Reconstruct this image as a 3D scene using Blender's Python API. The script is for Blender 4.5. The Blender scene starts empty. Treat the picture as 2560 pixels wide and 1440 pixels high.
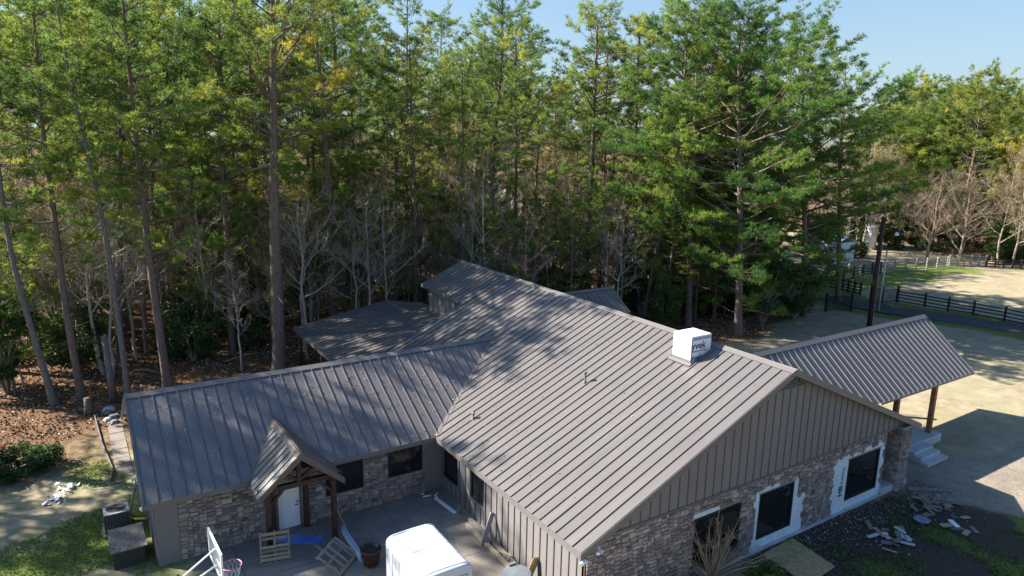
import bpy, math, random
import numpy as np
from mathutils import Matrix, Vector
R_=random.Random(7)
NR=np.random.default_rng(11)
S=bpy.context.scene
COL=S.collection
# ------------------------------------------------------------------ camera, light, exposure
CP=np.array([-13.1078,-15.8071,16.13])
RM=np.array([[0.84175981,0.09912027,-0.53067466],[-0.53950848,0.18952759,-0.8203718],[0.01926202,0.97685949,0.21301293]])
F=1740.
cam=bpy.data.cameras.new('camera');cam.sensor_width=36;cam.lens=36*F/2560;cam.clip_end=4000;cam.clip_start=.3
co=bpy.data.objects.new('camera',cam);COL.objects.link(co)
m=Matrix([list(r)+[0] for r in RM]+[[0,0,0,1]]);m.translation=Vector(CP);co.matrix_world=m
S.camera=co
SUN_AZ=math.radians(138);SUN_EL=math.radians(36)
SD=np.array([math.cos(SUN_AZ)*math.cos(SUN_EL),math.sin(SUN_AZ)*math.cos(SUN_EL),math.sin(SUN_EL)])
w=bpy.data.worlds.new('World');S.world=w;w.use_nodes=True
wn=w.node_tree.nodes;wl=w.node_tree.links
bg=wn['Background'];sky=wn.new('ShaderNodeTexSky');sky.sky_type='NISHITA';sky.sun_disc=False
sky.sun_elevation=SUN_EL;sky.sun_rotation=math.pi/2-SUN_AZ;sky.air_density=1.0;sky.dust_density=2.2;sky.ozone_density=2.5
tn=wn.new('ShaderNodeMix');tn.data_type='RGBA';tn.blend_type='MULTIPLY';tn.inputs[0].default_value=1;tn.inputs[7].default_value=(.60,.91,1.25,1);wl.new(sky.outputs[0],tn.inputs[6]);
geo=wn.new('ShaderNodeTexCoord');sx=wn.new('ShaderNodeSeparateXYZ');wl.new(geo.outputs['Generated'],sx.inputs[0])
ab=wn.new('ShaderNodeMath');ab.operation='ABSOLUTE';wl.new(sx.outputs[2],ab.inputs[0])
om=wn.new('ShaderNodeMath');om.operation='SUBTRACT';om.inputs[0].default_value=1;wl.new(ab.outputs[0],om.inputs[1])
pw=wn.new('ShaderNodeMath');pw.operation='POWER';wl.new(om.outputs[0],pw.inputs[0]);pw.inputs[1].default_value=4
hz=wn.new('ShaderNodeMix');hz.data_type='RGBA';wl.new(pw.outputs[0],hz.inputs[0]);hz.inputs[0].default_value=0
wl.new(tn.outputs[2],hz.inputs[6]);hz.inputs[7].default_value=(3.7,4.7,5.1,1);wl.new(hz.outputs[2],bg.inputs[0]);bg.inputs[1].default_value=.058
su=bpy.data.lights.new('sun','SUN');su.energy=5.0;su.angle=math.radians(.55);su.color=(1,.94,.85)
so=bpy.data.objects.new('sun',su);COL.objects.link(so)
so.rotation_euler=Vector(SD).to_track_quat('Z','Y').to_euler()
S.view_settings.view_transform='Standard';S.view_settings.look='None';S.view_settings.exposure=1.6;S.view_settings.gamma=1
S.render.engine='CYCLES'
try:
    S.cycles.max_bounces=8;S.cycles.diffuse_bounces=6;S.cycles.transparent_max_bounces=8
except Exception: pass
# ------------------------------------------------------------------ measuring: photo pixel -> point on a world plane
def ray(px,py):
    d=RM@np.array([px-1280.,-(py-720.),-F]);return d/np.linalg.norm(d)
def at(px,py,z=0.,ax=2):
    d=ray(px,py);t=(z-CP[ax])/d[ax];return CP+t*d
def proj(P):
    q=RM.T@(np.asarray(P,float)-CP);return 1280+F*q[0]/-q[2],720-F*q[1]/-q[2]
def sm(a,b,x):
    t=np.clip((x-a)/(b-a),0,1);return t*t*(3-2*t)
def gz(x,y):
    x=np.asarray(x,float);y=np.asarray(y,float)
    return -.06-.44*np.maximum(sm(10.5,.5,y)*sm(-4,3,x),sm(12,22,x))
def vnoise(x,y,s=1.,seed=0):
    x=np.asarray(x)/s;y=np.asarray(y)/s
    xi=np.floor(x).astype(np.int64);yi=np.floor(y).astype(np.int64);fx=x-xi;fy=y-yi
    def h(a,b):
        n=(a*374761393+b*668265263+seed*1442695041)&0xffffffff
        n=((n^(n>>13))*1274126177)&0xffffffff
        return ((n^(n>>16))&0xffff)/65535.
    fx=fx*fx*(3-2*fx);fy=fy*fy*(3-2*fy)
    return (h(xi,yi)*(1-fx)+h(xi+1,yi)*fx)*(1-fy)+(h(xi,yi+1)*(1-fx)+h(xi+1,yi+1)*fx)*fy
# ------------------------------------------------------------------ materials
def rgb(c): return (c[0],c[1],c[2],1)
class MT:
    def __init__(s,name,rough=.7,spec=.4,metal=0):
        s.m=bpy.data.materials.new(name);s.m.use_nodes=True;s.n=s.m.node_tree.nodes;s.l=s.m.node_tree.links
        s.b=s.n['Principled BSDF'];s.b.inputs['Roughness'].default_value=rough;s.b.inputs['Metallic'].default_value=metal
        s.b.inputs['Specular IOR Level'].default_value=spec
        s.tc=s.n.new('ShaderNodeTexCoord')
    def pos(s,scale=(1,1,1),src='Object'):
        mp=s.n.new('ShaderNodeMapping');mp.inputs['Scale'].default_value=scale
        if src=='World':
            g=s.n.new('ShaderNodeNewGeometry');s.l.new(g.outputs['Position'],mp.inputs[0])
        else: s.l.new(s.tc.outputs[src],mp.inputs[0])
        return mp.outputs[0]
    def noise(s,sc,det=4,vec=None,rough=.6,dist=0):
        t=s.n.new('ShaderNodeTexNoise');t.inputs['Scale'].default_value=sc;t.inputs['Detail'].default_value=det
        t.inputs['Roughness'].default_value=rough;t.inputs['Distortion'].default_value=dist
        s.l.new(vec if vec is not None else s.pos(),t.inputs['Vector']);return t.outputs[0]
    def ramp(s,fac,stops):
        r=s.n.new('ShaderNodeValToRGB');e=r.color_ramp.elements
        while len(e)<len(stops): e.new(.5)
        for i,(p,c) in enumerate(stops): e[i].position=p;e[i].color=rgb(c)
        s.l.new(fac,r.inputs[0]);return r.outputs[0]
    def mix(s,f,a,b,mode='MIX'):
        x=s.n.new('ShaderNodeMix');x.data_type='RGBA';x.blend_type=mode
        for k,v in ((0,f),(6,a),(7,b)):
            if isinstance(v,(int,float)): x.inputs[k].default_value=v
            elif isinstance(v,tuple): x.inputs[k].default_value=rgb(v)
            else: s.l.new(v,x.inputs[k])
        return x.outputs[2]
    def math(s,op,a,b=0):
        x=s.n.new('ShaderNodeMath');x.operation=op
        for k,v in ((0,a),(1,b)):
            if isinstance(v,(int,float)): x.inputs[k].default_value=v
            else: s.l.new(v,x.inputs[k])
        return x.outputs[0]
    def attr(s,name,out='Color'):
        a=s.n.new('ShaderNodeAttribute');a.attribute_name=name;return a.outputs[out]
    def rand(s):
        o=s.n.new('ShaderNodeObjectInfo');return o.outputs['Random']
    def ocol(s):
        o=s.n.new('ShaderNodeObjectInfo');return o.outputs['Color']
    def col(s,c):
        if isinstance(c,tuple): s.b.inputs['Base Color'].default_value=rgb(c)
        else: s.l.new(c,s.b.inputs['Base Color'])
        return s
    def bump(s,h,st=.3,d=.02):
        b=s.n.new('ShaderNodeBump');b.inputs['Strength'].default_value=st;b.inputs['Distance'].default_value=d
        s.l.new(h,b.inputs['Height']);s.l.new(b.outputs[0],s.b.inputs['Normal']);return s
def simple(name,c,rough=.7,spec=.4,metal=0,var=.18,sc=6,b=.15,world=False):
    t=MT(name,rough,spec,metal);n=t.noise(sc,5,t.pos(src='World'))
    lo=tuple(max(0,x*(1-var)) for x in c);hi=tuple(min(1,x*(1+var)) for x in c)
    t.col(t.ramp(n,[(.3,lo),(.7,hi)]))
    if b: t.bump(n,b)
    return t.m
def roofmat(name,axis):
    t=MT(name,.36,.5,.0)
    sc=(1,.12,.12) if axis=='x' else (.12,1,.12)
    n=t.noise(2.2,5,t.pos(sc,'World'));n2=t.noise(.5,3,t.pos(src='World'))
    c=t.ramp(n,[(.25,(.124,.111,.105)),(.75,(.168,.151,.143))])
    c=t.mix(t.math('MULTIPLY',n2,.3),c,(.16,.15,.145))
    r=t.rand();c=t.mix(t.math('MULTIPLY',r,.3),c,(.165,.148,.136));rr_=t.math('ADD',t.math('MULTIPLY',n,.2),.27);t.l.new(rr_,t.b.inputs['Roughness'])
    t.col(c);t.b.inputs['Metallic'].default_value=.08
    nb_=t.noise(.9,3,t.pos(src='World'))
    wv=t.n.new('ShaderNodeTexWave');wv.wave_type='BANDS';wv.bands_direction='X' if axis=='x' else 'Y';wv.inputs['Scale'].default_value=6.6
    t.l.new(t.pos(src='World'),wv.inputs[0]);t.bump(t.math('ADD',wv.outputs['Fac'],t.math('MULTIPLY',nb_,2.)),.25,.014)
    return t.m
M={}
M['roof_x']=roofmat('roof_metal_x','x');M['roof_y']=roofmat('roof_metal_y','y')
M['trim']=simple('trim_taupe',(.155,.139,.13),.5,.4,0,.06)
M['siding']=simple('siding_taupe',(.20,.18,.172),.65,.3,0,.07,1.3,.08)
M['batten']=simple('batten_taupe',(.11,.10,.095),.7,.3,0,.06)
M['mortar']=simple('mortar',(.30,.27,.25),.9,.2)
t=MT('stone',.85,.2);r=t.rand();n=t.noise(9,6,t.pos(src='World'))
c=t.ramp(r,[(0,(.11,.095,.10)),(.12,(.36,.285,.235)),(.28,(.17,.14,.145)),(.42,(.42,.345,.285)),(.58,(.26,.215,.205)),(.74,(.50,.42,.35)),(.9,(.14,.12,.13)),(1,(.40,.29,.20))])
c=t.mix(t.ramp(n,[(.3,(0,0,0)),(.8,(.4,.4,.4))]),c,(.12,.10,.10));t.col(c).bump(n,.8,.03);M['stone']=t.m
t=MT('stone_many',.85,.2);n=t.noise(9,6,t.pos(src='World'));r=t.attr('v','Fac')
c=t.ramp(r,[(0,(.11,.095,.10)),(.12,(.36,.285,.235)),(.28,(.17,.14,.145)),(.42,(.42,.345,.285)),(.58,(.26,.215,.205)),(.74,(.50,.42,.35)),(.9,(.14,.12,.13)),(1,(.40,.29,.20))])
c=t.mix(t.ramp(n,[(.3,(0,0,0)),(.8,(.4,.4,.4))]),c,(.12,.10,.10));t.col(c).bump(n,.8,.03);M['stone_many']=t.m
t=MT('house_wrap',.5,.4);n=t.noise(3.5,6,t.pos(src='World'));n2=t.noise(22,3,t.pos((1,1,.35),'World'))
c=t.ramp(n,[(.3,(.50,.60,.66)),(.7,(.66,.74,.78))]);c=t.mix(t.ramp(n2,[(.58,(0,0,0)),(.66,(.5,.5,.5))]),c,(.35,.42,.5));t.col(c).bump(n,.4,.02);M['wrap']=t.m
M['white']=simple('white_paint',(.78,.79,.8),.35,.5,0,.04,2,.03)
M['chimwrap']=simple('white_wrap',(.80,.81,.82),.45,.4,0,.06,3,.7)
M['faint']=simple('faint_print',(.6,.62,.64),.6);M['ink']=simple('navy_print',(.02,.04,.12),.6);M['redink']=simple('red_print',(.5,.12,.15),.6);M['grayink']=simple('gray_print',(.2,.2,.22),.6)
t=MT('window_glass',.04,.6);t.col((.012,.014,.017));M['glass']=t.m
M['frame']=simple('black_frame',(.02,.02,.022),.5)
M['postwood']=simple('stained_post',(.26,.12,.055),.6,.3,0,.3,4)
M['darkwood']=simple('dark_timber',(.055,.028,.022),.6,.3,0,.3,4)
def wood(name,a,b,rough=.8):
    t=MT(name,rough,.25);n=t.noise(7,6,t.pos((1,1,1),'World'),.65,1.5);r=t.rand();c=t.ramp(n,[(.3,a),(.72,b)])
    c=t.mix(t.math('MULTIPLY',r,.35),c,tuple(x*.5 for x in a));t.col(c).bump(n,.3);return t.m
M['pallet']=wood('pallet_wood',(.24,.19,.13),(.44,.37,.26));M['greywood']=wood('weathered_wood',(.15,.13,.115),(.3,.27,.24))
M['newwood']=wood('lumber',(.33,.27,.18),(.46,.38,.27))
t=MT('osb',.8,.2);v=t.n.new('ShaderNodeTexVoronoi');v.inputs['Scale'].default_value=22;t.l.new(t.pos((1,2.2,1),'World'),v.inputs['Vector'])
c=t.mix(.5,t.ramp(t.noise(5,5,t.pos(src='World')),[(.3,(.36,.25,.11)),(.7,(.52,.38,.19))]),v.outputs['Color'],'SOFT_LIGHT');t.col(c);M['osb']=t.m
t=MT('concrete',.85,.25);n=t.noise(.9,8,t.pos(src='World'),.7);n2=t.noise(14,5,t.pos(src='World'))
c=t.ramp(n,[(.3,(.17,.145,.12)),(.5,(.24,.205,.17)),(.72,(.31,.27,.23))]);c=t.mix(t.ramp(n2,[(.45,(0,0,0)),(.8,(.4,.4,.4))]),c,(.12,.1,.09));t.col(c).bump(n2,.2);M['concrete']=t.m
M['newconcrete']=simple('pale_concrete',(.46,.46,.45),.85,.2,0,.12,2)
t=MT('asphalt',.9,.2);n=t.noise(40,4,t.pos(src='World'));n2=t.noise(.8,4,t.pos(src='World'));c=t.ramp(n,[(.3,(.045,.046,.05)),(.75,(.085,.085,.09))]);c=t.mix(t.math('MULTIPLY',n2,.4),c,(.11,.1,.095));t.col(c).bump(n,.3);M['asphalt']=t.m
def bark(name,a,b,k):
    t=MT(name,.95,.1);n=t.noise(6,7,t.pos((3.2,3.2,.7)),.7,.8);n2=t.noise(.35,3)
    c=t.ramp(n,[(.32,a),(.6,b),(.8,tuple(x*1.25 for x in b))]);c=t.mix(t.math('MULTIPLY',n2,k),c,tuple(x*.6 for x in a));t.col(c).bump(n,.9,.06);return t.m
M['bark']=bark('pine_bark',(.10,.075,.06),(.28,.215,.18),.5)
M['barkgrey']=bark('grey_bark',(.24,.21,.18),(.56,.50,.43),.3)
M['barkmid']=bark('mid_bark',(.10,.09,.085),(.27,.245,.23),.4)
M['barkwarm']=bark('brown_grey_bark',(.15,.11,.085),(.31,.235,.18),.3)
M['twig']=bark('twig_bark',(.2,.17,.14),(.45,.38,.32),.3)
def leafmat(name,stops,trans=.4,rough=.55,spec=.25):
    t=MT(name,rough,spec);c=t.ramp(t.attr('v','Fac'),stops);c=t.mix(1.,c,t.ocol(),'MULTIPLY')
    n=t.noise(.45,3,t.pos(src='World'));c=t.mix(t.ramp(n,[(.35,(0,0,0)),(.7,(.55,.55,.55))]),c,tuple(x*.8 for x in stops[0][1]))
    t.col(c);tr=t.n.new('ShaderNodeBsdfTranslucent');t.l.new(c,tr.inputs[0])
    mx=t.n.new('ShaderNodeMixShader');mx.inputs[0].default_value=trans;t.l.new(t.b.outputs[0],mx.inputs[1]);t.l.new(tr.outputs[0],mx.inputs[2])
    t.l.new(mx.outputs[0],t.n['Material Output'].inputs[0]);return t.m
M['needle']=leafmat('pine_needles',[(0,(.10,.175,.05)),(.35,(.215,.31,.07)),(.7,(.38,.43,.085)),(1,(.62,.54,.09))],.55)
M['leafdark']=leafmat('evergreen_leaves',[(0,(.04,.08,.026)),(.6,(.085,.135,.042)),(1,(.17,.21,.06))],.4)
M['leafolive']=leafmat('olive_leaves',[(0,(.16,.15,.055)),(.45,(.32,.28,.10)),(.8,(.50,.34,.12)),(1,(.65,.42,.14))],.45)
M['leafdry']=leafmat('dry_leaves',[(0,(.14,.075,.03)),(.5,(.30,.19,.06)),(1,(.42,.33,.10))],.4)
# ------------------------------------------------------------------ mesh helpers
class MB:
    def __init__(s): s.v=[];s.f=[]
    def quad(s,*p):
        b=len(s.v);s.v+= [tuple(map(float,q)) for q in p];s.f.append(tuple(range(b,b+len(p))));return s
    def box(s,a,b):
        x0,y0,z0=a;x1,y1,z1=b;k=len(s.v)
        s.v+=[(x0,y0,z0),(x1,y0,z0),(x1,y1,z0),(x0,y1,z0),(x0,y0,z1),(x1,y0,z1),(x1,y1,z1),(x0,y1,z1)]
        s.f+=[(k,k+3,k+2,k+1),(k+4,k+5,k+6,k+7),(k,k+1,k+5,k+4),(k+1,k+2,k+6,k+5),(k+2,k+3,k+7,k+6),(k+3,k,k+4,k+7)];return s
    def hexa(s,lo,hi):   # 4 lower corners, 4 upper corners
        k=len(s.v);s.v+=[tuple(map(float,q)) for q in list(lo)+list(hi)]
        s.f+=[(k,k+3,k+2,k+1),(k+4,k+5,k+6,k+7),(k,k+1,k+5,k+4),(k+1,k+2,k+6,k+5),(k+2,k+3,k+7,k+6),(k+3,k,k+4,k+7)];return s
    def slab(s,pts,th,n=None):   # polygon pts with thickness th downwards along -n
        P=[np.asarray(p,float) for p in pts]
        if n is None:
            n=np.cross(P[1]-P[0],P[2]-P[0]);n/=np.linalg.norm(n)
        Q=[p-np.asarray(n)*th for p in P];k=len(s.v);m=len(P)
        s.v+=[tuple(p) for p in P+Q];s.f.append(tuple(range(k,k+m)));s.f.append(tuple(range(k+2*m-1,k+m-1,-1)))
        for i in range(m):
            j=(i+1)%m;s.f.append((k+i,k+m+i,k+m+j,k+j))
        return s
    def beam(s,a,b,w,h,up=(0,0,1)):
        a=np.asarray(a,float);b=np.asarray(b,float);d=b-a;d/=np.linalg.norm(d);u=np.asarray(up,float)
        if abs(d@u)>.98: u=np.array([0,1.,0])
        x=np.cross(d,u);x/=np.linalg.norm(x);y=np.cross(x,d);x*=w/2;y*=h/2
        return s.hexa([a-x-y,a+x-y,b+x-y,b-x-y],[a-x+y,a+x+y,b+x+y,b-x+y])
    def tube(s,P,r,n=6,cap=True):
        P=np.asarray(P,float);m=len(P);r=np.broadcast_to(np.asarray(r,float),(m,))
        T=np.gradient(P,axis=0);T/=np.linalg.norm(T,axis=1)[:,None]+1e-9
        u=np.array([.31,.17,.93]) if abs(T[0][2])<.9 else np.array([1.,.1,.05])
        X=np.cross(T,u);X/=np.linalg.norm(X,axis=1)[:,None]+1e-9;Y=np.cross(T,X)
        a=np.arange(n)*2*math.pi/n
        V=P[:,None,:]+r[:,None,None]*(np.cos(a)[None,:,None]*X[:,None,:]+np.sin(a)[None,:,None]*Y[:,None,:])
        k=len(s.v);s.v+=V.reshape(-1,3).tolist()
        for i in range(m-1):
            for j in range(n):
                q=(j+1)%n;s.f.append((k+i*n+j,k+i*n+q,k+(i+1)*n+q,k+(i+1)*n+j))
        if cap: s.f.append(tuple(k+(m-1)*n+j for j in range(n)));s.f.append(tuple(k+j for j in range(n-1,-1,-1)))
        return s
    def lathe(s,c,prof,n=20):
        k=len(s.v);c=np.asarray(c,float)
        for r,z in prof:
            for j in range(n):
                a=2*math.pi*j/n;s.v.append((c[0]+r*math.cos(a),c[1]+r*math.sin(a),c[2]+z))
        for i in range(len(prof)-1):
            for j in range(n):
                q=(j+1)%n;s.f.append((k+i*n+j,k+i*n+q,k+(i+1)*n+q,k+(i+1)*n+j))
        return s
    def mesh(s,name,smooth=False):
        me=bpy.data.meshes.new(name);me.from_pydata(s.v,[],s.f)
        if smooth: me.polygons.foreach_set('use_smooth',[True]*len(s.f))
        return me
def link(name,me,mat=None,parent=None):
    o=bpy.data.objects.new(name,me);COL.objects.link(o)
    if me is not None and mat is not None and len(me.materials)==0: me.materials.append(mat)
    if parent is not None: o.parent=parent
    return o
def ob(name,mb,mat,parent=None,smooth=False):
    return link(name,mb.mesh(name,smooth),M[mat] if isinstance(mat,str) else mat,parent)
def tag(o,label=None,cat=None,group=None,kind=None):
    if label: o['label']=label
    if cat: o['category']=cat
    if group: o['group']=group
    if kind: o['kind']=kind
    return o
def thing(name,label,cat,group=None):
    return tag(link(name,None),label,cat,group)
def bevel(o,w=.02,seg=2):
    b=o.modifiers.new('bevel','BEVEL');b.width=w;b.segments=seg;b.limit_method='ANGLE';return o
def rawmesh(name,V,Fc,k,vatt=None):
    me=bpy.data.meshes.new(name);n=len(Fc);me.vertices.add(len(V));me.vertices.foreach_set('co',np.ascontiguousarray(V,dtype=np.float32).ravel())
    me.loops.add(n*k);me.loops.foreach_set('vertex_index',np.ascontiguousarray(Fc,dtype=np.int32).ravel())
    me.polygons.add(n);me.polygons.foreach_set('loop_start',np.arange(0,n*k,k,dtype=np.int32))
    me.update(calc_edges=True)
    if vatt is not None:
        a=me.attributes.new('v','FLOAT','FACE');a.data.foreach_set('value',np.ascontiguousarray(vatt,dtype=np.float32))
    return me
def text(name,s,size,origin,xd,yd,mat,parent,off=0.,depth=.004,ext_sx=1.):
    cu=bpy.data.curves.new(name,'FONT');cu.body=s;cu.size=size;cu.extrude=depth;cu.offset=off
    tmp=bpy.data.objects.new('tmp',cu);me=bpy.data.meshes.new_from_object(tmp);bpy.data.objects.remove(tmp)
    xd=np.asarray(xd,float);yd=np.asarray(yd,float);zd=np.cross(xd,yd)
    n=len(me.vertices);V=np.zeros(n*3,np.float32);me.vertices.foreach_get('co',V);V=V.reshape(-1,3)
    W=np.asarray(origin)+V[:,:1]*xd*ext_sx+V[:,1:2]*yd+V[:,2:3]*zd
    me.vertices.foreach_set('co',W.astype(np.float32).ravel());me.update();me.materials.clear()
    return link(name,me,M[mat],parent)

# ------------------------------------------------------------------ ground
DRIVE=[at(2075,742,-.5),at(2128,757,-.5),at(2190,770,-.5),at(2290,785,-.5),at(2400,800,-.5),at(2555,824,-.5),at(2900,872,-.5)]
def forest_edge(x):
    return np.interp(x,[-80,-16,0,12,20,28,36,44,52,60,70,84,96],[34,33.5,33,32.5,31.5,29,25.5,27,33,41,51,57,50])
def axisg(a,b,st,lo,hi):
    mid=np.arange(a,b+1e-6,st);L=[];d=st;x=a
    while x>lo: d*=1.35;x-=d;L.append(x)
    Rr=[];d=st;x=b
    while x<hi: d*=1.35;x+=d;Rr.append(x)
    return np.array(L[::-1]+list(mid)+Rr)
gx=axisg(-30,75,.5,-1800,1800);gy=axisg(-12,50,.5,-1800,1800)
GX,GY=np.meshgrid(gx,gy);GZ=gz(GX,GY)+(vnoise(GX,GY,7.,3)-.5)*.10*sm(20,34,np.hypot(GX-8,GY-8))
GZ=GZ+.05*(vnoise(GX,GY,1.7,4)-.5)*sm(25,31,GY)
V=np.stack([GX,GY,GZ],-1).reshape(-1,3);nx=len(gx);ny=len(gy)
ii,jj=np.meshgrid(np.arange(ny-1),np.arange(nx-1),indexing='ij');a=(ii*nx+jj).ravel()
me=rawmesh('ground',V,np.stack([a,a+1,a+nx+1,a+nx],-1),4)
X=V[:,0];Y=V[:,1];nz=(vnoise(X,Y,3.2,5)-.5)*4+(vnoise(X,Y,1.1,6)-.5)*1.6
fe=forest_edge(X)
litter=sm(-5.2,-1.5,Y+nz-fe)
litter=np.maximum(litter,sm(3,-2,X)*sm(21.5,27,Y+nz)*.85)
litter=np.where((X>60)&(Y>38)&(X<=92),litter*.45,litter)
litter=np.where(X>92,sm(-1,3,X+nz-(104+.0*Y)),litter)
litter=np.maximum(litter*1., sm(1.5,-1.5,np.hypot((X-30)/9,(Y-24)/3.5)*3-3+nz*.5)*.8)
lawn=sm(-9.5,-11,X)*sm(27.5,24,Y+nz*.6)
green=lawn*(.2+.65*vnoise(X,Y,2.2,8))*sm(26,21,Y+nz*.7)
litter=np.maximum(litter,lawn*sm(18,24,Y+nz)*.6)
dv=np.full(len(X),1e9)
for p,q in zip(DRIVE[:-1],DRIVE[1:]):
    d=(q-p)[:2];L=np.linalg.norm(d);d/=L;tt=np.clip((X-p[0])*d[0]+(Y-p[1])*d[1],0,L);dv=np.minimum(dv,np.hypot(X-p[0]-tt*d[0],Y-p[1]-tt*d[1]))
green=np.maximum(green,sm(5.5,2.5,dv+nz*.3)*.85*sm(40,48,X))
FN=[at(2100,700,-.5),at(2367,669,-.5)]
d=(FN[1]-FN[0])[:2];L=np.linalg.norm(d);d/=L;tt=np.clip((X-FN[0][0])*d[0]+(Y-FN[0][1])*d[1],-8,L);dF=np.hypot(X-FN[0][0]-tt*d[0],Y-FN[0][1]-tt*d[1])
green=np.maximum(green,sm(7,2,dF+nz)*.8)
bed=sm(1.0,-.3,Y+nz*.25)*sm(8,9.5,X)*sm(21.5,19,X+.6*Y+nz*.4)
green=np.maximum(green,bed*sm(.5,.9,vnoise(X,Y,1.6,9))*.75)
gravel=sm(1.9,.6,Y+.28*(X-24)+nz*.35)*sm(19.5,21,X)*(1-bed)*sm(-16,-9,Y+X*.1)
gravel=np.maximum(gravel,lawn*sm(.62,.9,vnoise(X,Y,3.7,12))*.7)
gravel*=.62+.38*vnoise(X*.6,Y*2,1.3,14)
soil=bed
C4=np.stack([litter,green,gravel,soil],-1).astype(np.float32)
ca=me.attributes.new('zone','FLOAT_COLOR','POINT');ca.data.foreach_set('color',C4.ravel())
me.polygons.foreach_set('use_smooth',[True]*len(me.polygons))
t=MT('ground_mat',.95,.1)
P=t.pos(src='World');n1=t.noise(.22,6,P);n2=t.noise(3.2,6,P,.7);n3=t.noise(11,7,P,.75);n4=t.noise(1.1,6,P,.65)
sep=t.n.new('ShaderNodeSeparateColor');zc=t.attr('zone');t.l.new(zc,sep.inputs[0])
dry=t.ramp(n4,[(.3,(.23,.19,.12)),(.55,(.37,.305,.205)),(.75,(.45,.385,.275))]);dry=t.mix(t.ramp(n3,[(.4,(0,0,0)),(.75,(.6,.6,.6))]),dry,(.27,.24,.14))
rut=t.noise(1.,4,t.pos((.25,1.6,1),'World'),.6,.6);dry=t.mix(t.ramp(rut,[(.45,(0,0,0)),(.7,(.45,.45,.45))]),dry,(.24,.20,.13))
dry=t.mix(t.ramp(n1,[(.45,(0,0,0)),(.6,(.5,.5,.5))]),dry,(.31,.28,.16))
grn=t.ramp(n3,[(.3,(.06,.085,.022)),(.55,(.14,.18,.045)),(.8,(.26,.29,.08))])
lit=t.ramp(n3,[(.28,(.07,.035,.02)),(.45,(.14,.075,.042)),(.62,(.25,.15,.09)),(.8,(.37,.255,.17))]);lit=t.mix(t.ramp(n2,[(.4,(0,0,0)),(.75,(.7,.7,.7))]),lit,(.09,.075,.035))
grv=t.ramp(n3,[(.3,(.16,.135,.10)),(.5,(.28,.24,.185)),(.78,(.42,.37,.29))]);grv=t.mix(t.ramp(n4,[(.4,(0,0,0)),(.7,(.5,.5,.5))]),grv,(.13,.10,.075))
soi=t.ramp(n3,[(.3,(.03,.023,.017)),(.6,(.085,.068,.05)),(.8,(.2,.175,.15))])
def zm(base,chan,c,k=.55):
    f=t.math('ADD',chan,t.math('MULTIPLY',t.math('SUBTRACT',n2,.5),k));f=t.math('MULTIPLY',t.math('SUBTRACT',f,.32),2.8)
    cl=t.n.new('ShaderNodeClamp');t.l.new(f,cl.inputs[0]);return t.mix(cl.outputs[0],base,c)
za=t.attr('zone','Alpha')
c=zm(dry,sep.outputs[2],grv);c=zm(c,za,soi);c=zm(c,sep.outputs[1],grn,.9);c=zm(c,sep.outputs[0],lit,.7)
t.col(c);t.bump(n3,.7,.06);M['ground']=t.m
tag(link('ground',me,M['ground']),'flat ground of dry tan grass, leaf litter and bare soil round the house',kind='structure')
# asphalt drive
mb=MB();L=[];Rr=[]
Dp=np.array([np.interp(np.linspace(0,len(DRIVE)-1,40),range(len(DRIVE)),[p[i] for p in DRIVE]) for i in range(3)]).T
for it in range(6): Dp[1:-1]=(Dp[:-2]+Dp[2:]+2*Dp[1:-1])/4
tt=np.gradient(Dp,axis=0);nn=np.stack([-tt[:,1],tt[:,0],0*tt[:,0]],-1);nn/=np.linalg.norm(nn,axis=1)[:,None]
for i in range(39):
    w0=1.9+.12*math.sin(i*2.1);w1=1.9+.12*math.sin((i+1)*2.1);u=np.array([0,0,.05])
    mb.quad(Dp[i]-nn[i]*w0+u,Dp[i+1]-nn[i+1]*w1+u,Dp[i+1]+nn[i+1]*w1+u,Dp[i]+nn[i]*w0+u)
tag(ob('driveway',mb,'asphalt'),'grey asphalt drive curving past the board fence',kind='structure')
# courtyard slab, split by joints
t=None
mb=MB()
def cz(x,y): return float(gz(x,y))+.045
ys=[10.9,8.3,5.7,3.1,.5,-2.1,-4.7,-7.3];xs=[.35,-2.6,-5.7,-8.8,-10.2]
for i in range(len(xs)-1):
    for j in range(len(ys)-1):
        x1,x0=xs[i]-.012,xs[i+1]+.012;y1,y0=ys[j]-.012,ys[j+1]+.012
        mb.slab([(x0,y0,cz(x0,y0)),(x1,y0,cz(x1,y0)),(x1,y1,cz(x1,y1)),(x0,y1,cz(x0,y1))],.1)
o=ob('patio',mb,'concrete');tag(o,'grey concrete courtyard slab between the two wings',kind='structure')

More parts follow.
